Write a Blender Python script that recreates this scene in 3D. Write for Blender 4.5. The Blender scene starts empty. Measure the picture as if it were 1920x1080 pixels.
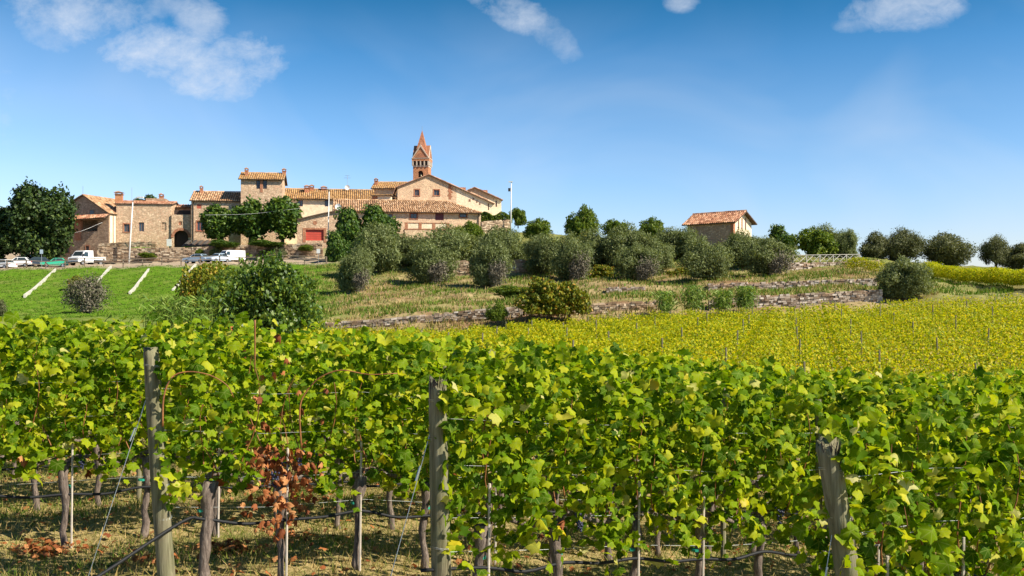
import bpy, math, random
import numpy as np
from mathutils import Vector, Matrix

random.seed(7)
rng = np.random.default_rng(7)
S = bpy.context.scene
C = S.collection
R = math.radians
F = 1920 * 35 / 36.0          # focal length in photo pixels
HY = 560.0                    # eye level in the photo

# ------------------------------------------------------------------ camera, sky, sun, exposure
cam = bpy.data.cameras.new('camera'); cam.lens = 35; cam.sensor_width = 36
cam.clip_start = 0.1; cam.clip_end = 6000; cam.shift_y = (HY - 540) / 1920
co = bpy.data.objects.new('camera', cam); C.objects.link(co)
co.location = (0, 0, 0); co.rotation_euler = (R(90), 0, 0); S.camera = co

SUN_AZ, SUN_EL = R(112), R(41)     # azimuth clockwise from +Y
SD = Vector((math.sin(SUN_AZ) * math.cos(SUN_EL), math.cos(SUN_AZ) * math.cos(SUN_EL), math.sin(SUN_EL)))
sl = bpy.data.lights.new('sun', 'SUN'); sl.energy = 5.0; sl.angle = R(0.55); sl.color = (1.0, 0.91, 0.76)
so = bpy.data.objects.new('sun', sl); C.objects.link(so)
so.rotation_euler = SD.to_track_quat('Z', 'Y').to_euler(); so.location = (60, -60, 80)

S.view_settings.view_transform = 'Standard'; S.view_settings.look = 'None'
S.view_settings.gamma = 1; S.view_settings.use_curve_mapping = False
S.view_settings.exposure = 0.92
S.render.engine = 'CYCLES'
S.cycles.max_bounces = 6; S.cycles.transparent_max_bounces = 6
S.cycles.transmission_bounces = 4; S.cycles.diffuse_bounces = 3; S.cycles.glossy_bounces = 2

world = bpy.data.worlds.new('World'); S.world = world; world.use_nodes = True


class NT:
    """small node tree helper"""
    def __init__(s, tree):
        s.t = tree; s.n = tree.nodes; s.l = tree.links

    def new(s, typ, **kw):
        n = s.n.new(typ)
        for k, v in kw.items():
            setattr(n, k, v)
        return n

    def link(s, a, b):
        s.l.new(a, b)

    def put(s, sock, v):
        if hasattr(v, 'is_output'):
            s.l.new(v, sock)
        else:
            sock.default_value = v

    def math(s, op, a, b=0.0, c=None, clamp=False):
        n = s.new('ShaderNodeMath', operation=op, use_clamp=clamp)
        s.put(n.inputs[0], a); s.put(n.inputs[1], b)
        if c is not None:
            s.put(n.inputs[2], c)
        return n.outputs[0]

    def mix(s, fac, a, b, mode='MIX'):
        n = s.new('ShaderNodeMix', data_type='RGBA', blend_type=mode)
        s.put(n.inputs[0], fac)
        for i, v in ((6, a), (7, b)):
            if not hasattr(v, 'is_output') and len(v) == 3:
                v = (*v, 1)
            s.put(n.inputs[i], v)
        return n.outputs[2]

    def ramp(s, fac, stops, interp='LINEAR'):
        n = s.new('ShaderNodeValToRGB'); n.color_ramp.interpolation = interp
        el = n.color_ramp.elements
        while len(el) < len(stops):
            el.new(0.5)
        for e, (p, c) in zip(el, stops):
            e.position = p; e.color = (*c, 1) if not isinstance(c, (int, float)) else (c, c, c, 1)
        s.put(n.inputs[0], fac)
        return n.outputs[0]

    def noise(s, vec, scale, detail=4, rough=0.6, dist=0.0):
        n = s.new('ShaderNodeTexNoise'); n.inputs['Scale'].default_value = scale
        n.inputs['Detail'].default_value = detail; n.inputs['Roughness'].default_value = rough
        n.inputs['Distortion'].default_value = dist
        if vec is not None:
            s.put(n.inputs['Vector'], vec)
        return n.outputs[0]


w = NT(world.node_tree); w.n.clear()
sky = w.new('ShaderNodeTexSky', sky_type='NISHITA'); sky.sun_disc = False
sky.sun_elevation = SUN_EL; sky.sun_rotation = SUN_AZ
sky.air_density = 1.0; sky.dust_density = 0.45; sky.ozone_density = 3.0; sky.altitude = 300
tc = w.new('ShaderNodeTexCoord')
sep = w.new('ShaderNodeSeparateXYZ'); w.link(tc.outputs['Generated'], sep.inputs[0])
ys = w.math('MAXIMUM', sep.outputs[1], 0.02)
U = w.math('DIVIDE', sep.outputs[0], ys); V = w.math('DIVIDE', sep.outputs[2], ys)
cmb = w.new('ShaderNodeCombineXYZ'); w.link(U, cmb.inputs[0]); w.link(w.math('MULTIPLY', V, 1.35), cmb.inputs[1])
n1 = w.noise(cmb.outputs[0], 13, 9, 0.62, 0.35)
n2 = w.noise(cmb.outputs[0], 42, 6, 0.68, 0.3)
nn = w.math('ADD', w.math('MULTIPLY', w.math('SUBTRACT', n1, 0.5), 4.2), w.math('MULTIPLY', w.math('SUBTRACT', n2, 0.5), 2.2))
# the clouds: centre, half size (tangent units * F), slant, strength
CL = [(150, 20, 125, 60, 0.0, 0.85), (90, 60, 60, 35, 0.3, .5), (300, 100, 120, 52, 0.05, 1.0), (415, 125, 115, 56, -0.12, 1.0), (430, 160, 55, 32, 0, .7),
      (375, 35, 50, 60, 0.2, 0.75), (330, 10, 70, 24, 0, .5), (965, 22, 80, 36, 0.3, 0.75), (1035, 65, 50, 42, 0.7, .45),
      (1690, 18, 110, 40, -0.1, 0.75), (1600, 48, 40, 16, 0, .4), (1275, 2, 34, 20, 0, 0.7), (5, 215, 50, 130, 0, 0.30)]
tot = 0.0
for (cx, cy, a, b, sh, stg) in CL:
    u = w.math('SUBTRACT', U, (cx - 960) / F)
    v = w.math('ADD', w.math('SUBTRACT', V, (HY - cy) / F), w.math('MULTIPLY', u, sh))
    e = w.math('ADD', w.math('POWER', w.math('ABSOLUTE', w.math('DIVIDE', u, a / F)), 2.0),
               w.math('POWER', w.math('ABSOLUTE', w.math('DIVIDE', v, b / F)), 2.0))
    d = w.math('MULTIPLY', w.math('ADD', w.math('SUBTRACT', 1.35, e), nn), 0.42, clamp=True)
    d = w.math('MULTIPLY', w.math('MULTIPLY', d, w.math('MULTIPLY', w.math('SUBTRACT', 2.1, e), .8, clamp=True)), stg)
    tot = w.math('MAXIMUM', tot, d)
tot = w.math('MULTIPLY', tot, w.math('GREATER_THAN', sep.outputs[1], 0.05))
# more of the same clouds above and beside the view
up = w.math('MAXIMUM', sep.outputs[2], 0.05)
cm2 = w.new('ShaderNodeCombineXYZ')
w.link(w.math('DIVIDE', sep.outputs[0], up), cm2.inputs[0]); w.link(w.math('DIVIDE', sep.outputs[1], up), cm2.inputs[1])
g1 = w.noise(cm2.outputs[0], 1.3, 8, 0.6, 0.3)
gen = w.math('MULTIPLY', w.math('SUBTRACT', g1, 0.56), 5.0, clamp=True)
gen = w.math('MULTIPLY', gen, w.math('MULTIPLY', w.math('SUBTRACT', sep.outputs[2], 0.33), 6.0, clamp=True))
veil = w.math('MULTIPLY', w.math('SUBTRACT', w.noise(cmb.outputs[0], 3.2, 4, 0.5, 0.8), 0.41), 0.95, clamp=True)
veil = w.math('MULTIPLY', veil, w.math('MULTIPLY', w.math('GREATER_THAN', sep.outputs[1], 0.05), w.math('MULTIPLY', w.math('SUBTRACT', .30, sep.outputs[2]), 9.0, clamp=True)))
tot = w.math('MAXIMUM', w.math('MAXIMUM', tot, gen), veil)
sc1 = w.mix(1.0, sky.outputs[0], (.26, .26, .26), 'MULTIPLY')
gm = w.new('ShaderNodeGamma'); gm.inputs[1].default_value = 1.45; w.link(sc1, gm.inputs[0])
sc2 = w.mix(1.0, gm.outputs[0], (3.1, 3.55, 3.6), 'MULTIPLY'); sc2.node.clamp_result = False
deep = w.ramp(sep.outputs[2], [(0, (.74, .60, .74)), (.07, (.76, .62, .70)), (.117, (.74, .65, .68)), (.186, (.62, .64, .64)), (.233, (.40, .58, .60)), (.287, (.14, .45, .48)), (.7, (.13, .40, .46))])
sc2 = w.mix(1.0, sc2, deep, 'MULTIPLY')
cc = w.mix(w.math('MULTIPLY', tot, 0.92, clamp=True), sc2, (3.6, 3.85, 4.25))
bg = w.new('ShaderNodeBackground'); w.link(cc, bg.inputs[0]); bg.inputs[1].default_value = 0.12
ow = w.new('ShaderNodeOutputWorld'); w.link(bg.outputs[0], ow.inputs[0])

# ------------------------------------------------------------------ terrain height
PXC = np.array([-400, 0, 215, 400, 600, 800, 1000, 1200, 1400, 1600, 1800, 2000, 2400], float)


def zrow(Y, ys, add=0.0):
    return (HY - np.array(ys, float)) / F * Y + add


YB = [603, 603, 606, 612, 622, 636, 652, 668, 688, 703, 706, 700, 700]     # top of the near vines
CAN = 1.93
TAB = []
for Y in (4, 8, 12, 16, 19.5):
    TAB.append((Y, zrow(Y, YB, -CAN)))
fl = np.array([-3.6, -3.6, -3.6, -3.6] + [0] * 9)
f30 = zrow(30, [y + 14 for y in YB], -1.95); f30[:4] = -3.5
TAB.append((30, f30))
f76 = zrow(76, [640, 640, 640, 640, 634, 618, 601, 586, 576, 566, 555, 545, 540], -1.9); f76[:4] = -2.8; f76[4] = -4.0
TAB.append((76, f76))
TAB.append((82, zrow(82, [600, 600, 598, 601, 614, 604, 592, 583, 575, 567, 557, 552, 548])))
TAB.append((83.2, zrow(83.2, [600, 600, 598, 600, 602, 587, 573, 564, 555, 545, 555, 550, 547])))
TAB.append((97, zrow(97, [590, 590, 590, 588, 575, 566, 556, 549, 545, 537, 543, 545, 545])))
TAB.append((98, zrow(98, [588, 588, 588, 585, 572, 556, 545, 538, 530, 522, 541, 543, 545])))
TAB.append((101, zrow(101, [584, 584, 582, 576, 565, 551, 541, 534, 526, 519, 538, 540, 545])))
TAB.append((118, zrow(118, [546, 546, 545, 540, 530, 526, 517, 513, 512, 508, 529, 533, 540])))
TAB.append((119, zrow(119, [544, 544, 543, 538, 528, 516, 505, 503, 505, 499, 528, 532, 540])))
TAB.append((137, zrow(137, [508, 508, 504, 500, 497, 491, 483, 480, 478, 486, 515, 522, 530])))
TAB.append((140, zrow(140, [506, 504, 500, 496, 493, 489, 480, 478, 474, 484, 512, 520, 528])))
TAB.append((158, zrow(158, [505, 500, 496, 490, 484, 450, 450, 465, 474, 482, 502, 508, 520])))
TAB.append((161, zrow(161, [500, 498, 466, 463, 460, 446, 446, 462, 474, 484, 500, 506, 520])))
TAB.append((178, zrow(178, [480, 470, 466, 463, 458, 440, 436, 458, 476, 490, 502, 508, 520])))
TAB.append((210, zrow(210, [490, 475, 470, 468, 462, 450, 446, 470, 490, 500, 512, 520, 530])))
TAB.append((320, np.full(13, 6.0)))
TAB.append((700, np.full(13, -4.0)))
TAB.append((5000, np.full(13, -30.0)))
# an extra column where the house terrace begins
PX2 = np.insert(PXC, 2, 192.0)
NEWT = []
for Y, z in TAB:
    q = np.interp(192.0, PXC, z)
    if Y in (161, 178): q = (HY - (493 if Y == 161 else 484)) / F * Y
    NEWT.append((Y, np.insert(z, 2, q)))
PXC0, PXC, TAB = PXC, PX2, NEWT
TY = np.array([t[0] for t in TAB]); TZ = np.array([t[1] for t in TAB])


def ground(x, y, bump=True):
    x = np.asarray(x, float); y = np.asarray(y, float)
    ye = np.maximum(y, 4.0)
    u = np.clip(960 + F * x / ye, PXC[0], PXC[-1] - 1e-6)
    yc = np.clip(ye, TY[0], TY[-1] - 1e-6)
    i = np.clip(np.searchsorted(TY, yc, side='right') - 1, 0, len(TY) - 2)
    j = np.clip(np.searchsorted(PXC, u, side='right') - 1, 0, len(PXC) - 2)
    fy = (yc - TY[i]) / (TY[i + 1] - TY[i]); fu = (u - PXC[j]) / (PXC[j + 1] - PXC[j])
    fu = fu * fu * (3 - 2 * fu)
    z = (TZ[i, j] * (1 - fu) + TZ[i, j + 1] * fu) * (1 - fy) + (TZ[i + 1, j] * (1 - fu) + TZ[i + 1, j + 1] * fu) * fy
    if bump:
        amp = np.clip((ye - 20) / 80, 0, 1)
        z = z + amp * (0.13 * np.sin(x * 0.7 + 1.3 * np.sin(y * .31)) + 0.09 * np.sin(x * 1.9 - y * 1.1) + .05 * np.sin(x * 3.1 + y * 2.3))
        z = z + (1 - amp) * (0.018 * np.sin(x * 4.1 + y * 1.7) + 0.012 * np.sin(x * 9.3 - y * 7.1) + .03 * np.sin(x * 1.3 - y * 1.9))
    return z


def gz(x, y):
    return float(ground(x, y))


def W(px, py, Y):
    return Vector(((px - 960) / F * Y, Y, (HY - py) / F * Y))


def hit(px, py, y0=22.0, y1=230.0):
    """where the sight line through a photo pixel meets the ground between two distances"""
    Y = np.linspace(y0, y1, 3000)
    x = (px - 960) / F * Y
    d = ground(x, Y) - (HY - py) / F * Y
    k = np.where(d >= 0)[0]
    if len(k) == 0:
        k = [int(np.argmax(d))]
    Yh = Y[k[0]]; xh = (px - 960) / F * Yh
    return Vector((xh, Yh, gz(xh, Yh)))


# ------------------------------------------------------------------ mesh helpers
def np_mesh(name, Vv, Ff, mats=(), midx=None, smooth=False):
    me = bpy.data.meshes.new(name)
    Vv = np.asarray(Vv, np.float32).reshape(-1, 3); Ff = np.asarray(Ff, np.int32)
    nf, k = Ff.shape
    me.vertices.add(len(Vv)); me.vertices.foreach_set('co', Vv.ravel())
    me.loops.add(nf * k); me.loops.foreach_set('vertex_index', Ff.ravel())
    me.polygons.add(nf)
    me.polygons.foreach_set('loop_start', np.arange(0, nf * k, k, dtype=np.int32))
    me.polygons.foreach_set('loop_total', np.full(nf, k, dtype=np.int32))
    for m in mats:
        me.materials.append(m)
    if midx is not None:
        me.polygons.foreach_set('material_index', np.asarray(midx, np.int32))
    if smooth:
        me.polygons.foreach_set('use_smooth', np.ones(nf, bool))
    me.update(calc_edges=True); me.validate()
    return me


def link(name, me, parent=None, loc=None):
    o = bpy.data.objects.new(name, me); C.objects.link(o)
    if parent is not None:
        o.parent = parent
    if loc is not None:
        o.location = loc
    return o


def tag(o, label=None, cat=None, group=None, kind=None):
    if label: o['label'] = label
    if cat: o['category'] = cat
    if group: o['group'] = group
    if kind: o['kind'] = kind
    return o


def thing(name, loc, label, cat, group=None, rz=0.0, sc=1.0):
    o = bpy.data.objects.new(name, None); C.objects.link(o)
    o.location = loc; o.rotation_euler = (0, 0, rz)
    o.scale = (sc, sc, sc) if isinstance(sc, (int, float)) else sc
    o.empty_display_size = 0.1
    return tag(o, label, cat, group)


class MB:
    def __init__(s):
        s.v = []; s.f = []; s.m = []; s.cur = 0

    def add(s, vs, fs):
        o = len(s.v); s.v += [tuple(p) for p in vs]
        for f in fs:
            s.f.append([o + i for i in f]); s.m.append(s.cur)
        return s

    def quad(s, a, b, c, d):
        return s.add([a, b, c, d], [(0, 1, 2, 3)])

    def box(s, x0, x1, y0, y1, z0, z1):
        v = [(x0, y0, z0), (x1, y0, z0), (x1, y1, z0), (x0, y1, z0), (x0, y0, z1), (x1, y0, z1), (x1, y1, z1), (x0, y1, z1)]
        return s.add(v, [(0, 3, 2, 1), (4, 5, 6, 7), (0, 1, 5, 4), (1, 2, 6, 5), (2, 3, 7, 6), (3, 0, 4, 7)])

    def prism(s, poly, y0, y1):
        """polygon in x,z swept along y"""
        n = len(poly)
        v = [(x, y0, z) for x, z in poly] + [(x, y1, z) for x, z in poly]
        return s.add(v, [tuple(range(n)), tuple(range(2 * n - 1, n - 1, -1))] + [(i, i + n, (i + 1) % n + n, (i + 1) % n) for i in range(n)])

    def tube(s, pts, rad, sides=6, cap=True):
        pts = [Vector(p) for p in pts]
        if isinstance(rad, (int, float)):
            rad = [rad] * len(pts)
        vs = []; fs = []
        ref = Vector((0.31, 0.17, 0.94))
        for i, p in enumerate(pts):
            d = (pts[min(i + 1, len(pts) - 1)] - pts[max(i - 1, 0)])
            d = d.normalized() if d.length > 1e-9 else Vector((0, 0, 1))
            r0 = ref if abs(d.dot(ref)) < 0.95 else Vector((1, 0, 0))
            a = d.cross(r0).normalized(); b = d.cross(a)
            for k in range(sides):
                t = 2 * math.pi * k / sides
                vs.append(p + (a * math.cos(t) + b * math.sin(t)) * rad[i])
        for i in range(len(pts) - 1):
            for k in range(sides):
                q = (k + 1) % sides
                fs.append((i * sides + k, i * sides + q, (i + 1) * sides + q, (i + 1) * sides + k))
        if cap:
            fs.append(tuple(range(sides - 1, -1, -1))); o = (len(pts) - 1) * sides; fs.append(tuple(range(o, o + sides)))
        return s.add(vs, fs)

    def mesh(s, name, *mats, smooth=False):
        me = bpy.data.meshes.new(name); me.from_pydata(s.v, [], s.f)
        for m in mats:
            me.materials.append(m)
        if len(mats) > 1:
            me.polygons.foreach_set('material_index', s.m)
        if smooth:
            me.polygons.foreach_set('use_smooth', [True] * len(me.polygons))
        me.update(); return me

    def build(s, name, mats, parent=None, loc=None, smooth=False):
        if not isinstance(mats, (list, tuple)):
            mats = [mats]
        return link(name, s.mesh(name, *mats, smooth=smooth), parent, loc)


def smooth_pts(P, k=4):
    P = [Vector(p) for p in P]; Q = [P[0] * 2 - P[1]] + P + [P[-1] * 2 - P[-2]]; out = []
    for i in range(1, len(Q) - 2):
        a, b, c_, d = Q[i - 1:i + 3]
        for q in range(k):
            t = q / k
            out.append(.5 * ((2 * b) + (c_ - a) * t + (2 * a - 5 * b + 4 * c_ - d) * t * t + (3 * b - a - 3 * c_ + d) * t ** 3))
    return out + [P[-1]]


# ------------------------------------------------------------------ materials
def material(name):
    m = bpy.data.materials.new(name); m.use_nodes = True
    t = NT(m.node_tree); b = t.n['Principled BSDF']
    return m, t, b


def plain(name, col, rough=0.6, metal=0.0, var=0.12, scale=6.0, spec=0.3):
    m, t, b = material(name)
    tcn = t.new('ShaderNodeTexCoord')
    n = t.noise(tcn.outputs['Object'], scale, 5, 0.6)
    a = tuple(c * (1 - var) for c in col); d = tuple(min(1, c * (1 + var)) for c in col)
    t.link(t.ramp(n, [(0.3, a), (0.7, d)]), b.inputs['Base Color'])
    b.inputs['Roughness'].default_value = rough; b.inputs['Metallic'].default_value = metal
    b.inputs['Specular IOR Level'].default_value = spec
    return m


def rnd(t):
    """a random number per leaf, whether the leaf is an object or one island of a mesh"""
    g = t.new('ShaderNodeNewGeometry'); o = t.new('ShaderNodeObjectInfo')
    return t.math('FRACT', t.math('ADD', g.outputs['Random Per Island'], o.outputs['Random']))


def leafmat(name, stops, trans=0.35, rough=0.5, spec=0.25, interp='LINEAR', tcol=(1.3, 1.25, 0.5), mott=0.0):
    m, t, b = material(name)
    r = rnd(t)
    col = t.ramp(r, stops, interp)
    if mott:
        tcn = t.new('ShaderNodeTexCoord')
        col = t.mix(t.math('MULTIPLY', t.noise(tcn.outputs['Object'], 9, 3, 0.6), mott), col, (0.30, 0.30, 0.02))
    t.link(col, b.inputs['Base Color']); b.inputs['Roughness'].default_value = rough
    b.inputs['Specular IOR Level'].default_value = spec
    tr = t.new('ShaderNodeBsdfTranslucent')
    t.link(t.mix(1.0, col, tcol, 'MULTIPLY'), tr.inputs[0])
    mx = t.new('ShaderNodeMixShader'); mx.inputs[0].default_value = trans
    t.link(b.outputs[0], mx.inputs[1]); t.link(tr.outputs[0], mx.inputs[2])
    t.link(mx.outputs[0], t.n['Material Output'].inputs[0])
    return m


M = {}
M['vine'] = leafmat('vine_leaf', [(0.0, (.04, .10, .004)), (.3, (.10, .19, .004)), (.6, (.19, .29, .005)), (.85, (.34, .40, .007)), (.96, (.48, .48, .03)), (1.0, (.60, .56, .25))], .48, .6, .08)
def near_leaf():
    m = M['vine'].copy(); m.name = 'vine_leaf_near'; t = NT(m.node_tree)
    ramp = [n for n in t.n if n.type == 'VALTORGB'][0]; outs = [l.to_socket for l in ramp.outputs[0].links]
    tcn = t.new('ShaderNodeTexCoord'); sx = t.new('ShaderNodeSeparateXYZ'); t.link(tcn.outputs['Object'], sx.inputs[0])
    d = 1.0
    for a in (0, 54, -54, 112, -112):
        ca, sa = math.cos(R(a)), math.sin(R(a))
        perp = t.math('ABSOLUTE', t.math('SUBTRACT', t.math('MULTIPLY', sx.outputs[0], ca), t.math('MULTIPLY', sx.outputs[1], sa)))
        along = t.math('ADD', t.math('MULTIPLY', sx.outputs[0], sa), t.math('MULTIPLY', sx.outputs[1], ca))
        d = t.math('MINIMUM', d, t.math('ADD', perp, t.math('MULTIPLY', t.math('LESS_THAN', along, 0.0), 1.0)))
    vein = t.math('MULTIPLY', t.math('SUBTRACT', 1.0, t.math('MULTIPLY', d, 22.0), clamp=True), .55)
    col = t.mix(vein, ramp.outputs[0], (.34, .40, .10))
    ln = t.new('ShaderNodeVectorMath', operation='LENGTH'); t.link(tcn.outputs['Object'], ln.inputs[0])
    g = t.new('ShaderNodeObjectInfo')
    edge = t.math('MULTIPLY', t.math('MULTIPLY', t.math('SUBTRACT', ln.outputs['Value'], .55), 2.2, clamp=True), t.math('MULTIPLY', t.math('SUBTRACT', t.math('FRACT', t.math('MULTIPLY', g.outputs['Random'], 7.3)), .55), 2.0, clamp=True))
    col = t.mix(edge, col, (.46, .44, .03))
    col = t.mix(t.math('MULTIPLY', t.math('SUBTRACT', t.noise(tcn.outputs['Object'], 3.5, 4, .6), .55), 2.0, clamp=True), col, (.06, .12, .005))
    for o in outs: t.link(col, o)
    return m


M['vine_near'] = near_leaf()
M['vine_far'] = leafmat('vine_leaf_far', [(0.0, (.07, .15, .005)), (.35, (.16, .26, .006)), (.65, (.29, .37, .008)), (.9, (.42, .43, .02)), (1.0, (.50, .44, .08))], .48, .6, .12)
M['vine_yellow'] = leafmat('vine_leaf_yellow', [(0.0, (.14, .22, .005)), (.3, (.28, .34, .006)), (.6, (.43, .44, .007)), (.88, (.55, .50, .008)), (1.0, (.58, .42, .02))], .48, .6)
M['leaf_gold'] = leafmat('gold_leaf', [(0, (.50, .46, .03)), (.7, (.58, .47, .02)), (1, (.60, .38, .05))], .45)
M['leaf_dead'] = leafmat('dead_leaf', [(0, (.16, .045, .016)), (.5, (.36, .12, .035)), (1, (.50, .25, .10))], .25, .7, tcol=(1.1, .8, .6))
M['olive'] = leafmat('olive_leaf', [(0, (.08, .11, .035)), (.5, (.15, .185, .065)), (.9, (.22, .25, .095)), (1, (.30, .33, .15))], .32, .55, .25)
M['olive_dull'] = leafmat('dull_olive_leaf', [(0, (.065, .08, .036)), (.6, (.125, .14, .062)), (1, (.20, .20, .10))], .28, .6, .2)
M['oak'] = leafmat('evergreen_leaf', [(0, (.015, .032, .010)), (.6, (.038, .072, .016)), (1, (.085, .12, .022))], .12, .5, .25)
M['chestnut'] = leafmat('broad_leaf', [(0, (.022, .06, .010)), (.6, (.06, .12, .012)), (1, (.14, .20, .02))], .25, .5, .3)
M['fig'] = leafmat('fig_leaf', [(0, (.03, .075, .012)), (.55, (.075, .14, .014)), (.9, (.16, .23, .022)), (1, (.26, .31, .03))], .35, .45, .4)
M['hedge'] = leafmat('bush_leaf', [(0, (.05, .10, .012)), (.6, (.11, .17, .015)), (1, (.22, .26, .02))], .35, .55)
M['gold_bush'] = leafmat('golden_bush_leaf', [(0, (.07, .10, .010)), (.5, (.16, .19, .012)), (.85, (.28, .25, .015)), (1, (.38, .20, .03))], .25, .55)
M['reed'] = leafmat('reed_leaf', [(0, (.08, .16, .02)), (.6, (.17, .27, .04)), (1, (.30, .36, .09))], .3, .5)
M['twig'] = plain('bare_twig', (.16, .14, .10), .9, var=.3)
M['bark'] = plain('tree_bark', (.09, .075, .055), .95, var=.35, scale=3)
M['grass_dry'] = leafmat('dry_grass', [(0, (.10, .14, .02)), (.4, (.22, .21, .05)), (.75, (.38, .27, .10)), (1, (.50, .36, .16))], .25, .7, tcol=(1.1, 1.05, .8))
M['grass_green'] = leafmat('green_grass', [(0, (.05, .11, .006)), (.6, (.095, .185, .008)), (1, (.22, .24, .04))], .3, .7)
M['wire'] = plain('steel_wire', (.42, .45, .46), .4, .8)
M['hose'] = plain('black_hose', (.014, .015, .017), .6, var=.2, scale=40, spec=.2)
M['tie'] = plain('green_tie', (.02, .25, .17), .5)
M['stake'] = plain('pale_stake', (.50, .44, .37), .6, var=.25, scale=12)
M['cane'] = plain('red_cane', (.22, .09, .03), .55, var=.45, scale=9)
M['grape'] = plain('grape_skin', (.03, .035, .07), .45, var=.4, scale=60)
M['cream'] = None


def wood_post():
    m, t, b = material('weathered_post')
    tcn = t.new('ShaderNodeTexCoord')
    mp = t.new('ShaderNodeMapping'); mp.inputs['Scale'].default_value = (26, 26, 1.6); t.link(tcn.outputs['Object'], mp.inputs[0])
    n = t.noise(mp.outputs[0], 1.6, 9, .65, .7)
    n2 = t.noise(tcn.outputs['Object'], 3.5, 4, .6)
    col = t.ramp(n, [(.30, (.045, .036, .02)), (.45, (.15, .13, .08)), (.6, (.24, .215, .14)), (.78, (.36, .33, .23))])
    col = t.mix(t.math('MULTIPLY', t.math('SUBTRACT', n2, .42), 2.2, clamp=True), col, (.15, .17, .075))
    t.link(col, b.inputs['Base Color']); b.inputs['Roughness'].default_value = .85; b.inputs['Specular IOR Level'].default_value = .2
    bp = t.new('ShaderNodeBump'); bp.inputs['Strength'].default_value = .9; bp.inputs['Distance'].default_value = .008
    t.link(n, bp.inputs['Height']); t.link(bp.outputs[0], b.inputs['Normal'])
    return m


def vine_bark():
    m, t, b = material('vine_bark')
    tcn = t.new('ShaderNodeTexCoord')
    mp = t.new('ShaderNodeMapping'); mp.inputs['Scale'].default_value = (45, 45, 7); t.link(tcn.outputs['Object'], mp.inputs[0])
    n = t.noise(mp.outputs[0], 1.4, 6, .7, .5)
    t.link(t.ramp(n, [(.3, (.03, .022, .018)), (.5, (.14, .105, .085)), (.75, (.33, .27, .22))]), b.inputs['Base Color'])
    b.inputs['Roughness'].default_value = .95
    bp = t.new('ShaderNodeBump'); bp.inputs['Strength'].default_value = 1; bp.inputs['Distance'].default_value = .012
    t.link(n, bp.inputs['Height']); t.link(bp.outputs[0], b.inputs['Normal'])
    return m


def masonry(name, cols, mortar, scale=2.6, squash=(1, 1, 1.7), blotch=(.30, .22, .14), blotch_amt=.4, bump=.8):
    m, t, b = material(name)
    tcn = t.new('ShaderNodeTexCoord')
    mp = t.new('ShaderNodeMapping'); mp.inputs['Scale'].default_value = squash; t.link(tcn.outputs['Object'], mp.inputs[0])
    vo = t.new('ShaderNodeTexVoronoi'); vo.inputs['Scale'].default_value = scale; t.link(mp.outputs[0], vo.inputs['Vector'])
    vd = t.new('ShaderNodeTexVoronoi', feature='DISTANCE_TO_EDGE'); vd.inputs['Scale'].default_value = scale; t.link(mp.outputs[0], vd.inputs['Vector'])
    sx = t.new('ShaderNodeSeparateColor'); t.link(vo.outputs['Color'], sx.inputs[0])
    col = t.ramp(sx.outputs[0], [(i / (len(cols) - 1), c) for i, c in enumerate(cols)])
    big = t.noise(tcn.outputs['Object'], .35, 5, .65)
    col = t.mix(t.math('MULTIPLY', t.math('MULTIPLY', t.math('SUBTRACT', big, .42), 3, clamp=True), blotch_amt), col, blotch)
    st = t.noise(tcn.outputs['Object'], 1.1, 8, .75, .4)
    col = t.mix(1.0, col, t.ramp(st, [(.30, (.74, .68, .64)), (.46, (1.08, 1.06, 1.04)), (.62, (1.25, 1.24, 1.22))]), 'MULTIPLY')
    edge = t.math('MULTIPLY', vd.outputs[0], 9, clamp=True)
    col = t.mix(edge, mortar, col)
    t.link(col, b.inputs['Base Color']); b.inputs['Roughness'].default_value = .92; b.inputs['Specular IOR Level'].default_value = .15
    bp = t.new('ShaderNodeBump'); bp.inputs['Strength'].default_value = bump; bp.inputs['Distance'].default_value = .06
    t.link(edge, bp.inputs['Height']); t.link(bp.outputs[0], b.inputs['Normal'])
    return m


M['post'] = wood_post()
M['vbark'] = vine_bark()
M['stone_warm'] = masonry('warm_rubble_stone', [(.66, .47, .31), (.44, .29, .19), (.74, .56, .38), (.56, .33, .22)], (.50, .36, .24), 3.4)
M['stone_brown'] = masonry('brown_rubble_stone', [(.48, .33, .22), (.30, .20, .13), (.58, .42, .28), (.38, .23, .16)], (.32, .23, .16), 3.4, blotch=(.30, .20, .14))
M['plaster'] = masonry('patched_plaster', [(.68, .49, .32), (.58, .41, .27), (.72, .53, .35), (.54, .34, .23)], (.56, .41, .27), 3.2, blotch=(.46, .31, .20), blotch_amt=.6, bump=.5)
M['pale_plaster'] = masonry('pale_plaster', [(.76, .63, .45), (.72, .59, .42), (.78, .66, .48), (.69, .54, .37)], (.71, .58, .42), 3.0, blotch=(.60, .45, .31), blotch_amt=.5, bump=.3)
M['brick'] = masonry('old_brick', [(.46, .17, .09), (.36, .13, .07), (.52, .24, .14), (.42, .19, .11)], (.40, .22, .14), 5, (1, 1, 2.5))
M['tower_brick'] = masonry('tower_brick', [(.56, .25, .12), (.48, .20, .10), (.60, .29, .15), (.52, .23, .11)], (.48, .25, .15), 5, (1, 1, 2.5))
M['white_stone'] = plain('white_stone', (.56, .46, .36), .8, scale=2)
M['dark_timber'] = plain('eave_timber', (.10, .065, .045), .9)  # dark brown timber of the roof slabs under the tiles
M['glass'] = plain('dark_window_glass', (.035, .045, .06), .12, spec=.6)
M['glass_blue'] = plain('window_glass', (.06, .09, .12), .15, spec=.6)
M['frame'] = plain('window_frame', (.22, .12, .08), .7)
M['shutter'] = plain('red_shutter', (.40, .10, .06), .7)
M['purple'] = plain('maroon_shutter', (.13, .045, .055), .7)
M['red_door'] = plain('red_garage_door', (.52, .075, .05), .55, scale=2)
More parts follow.
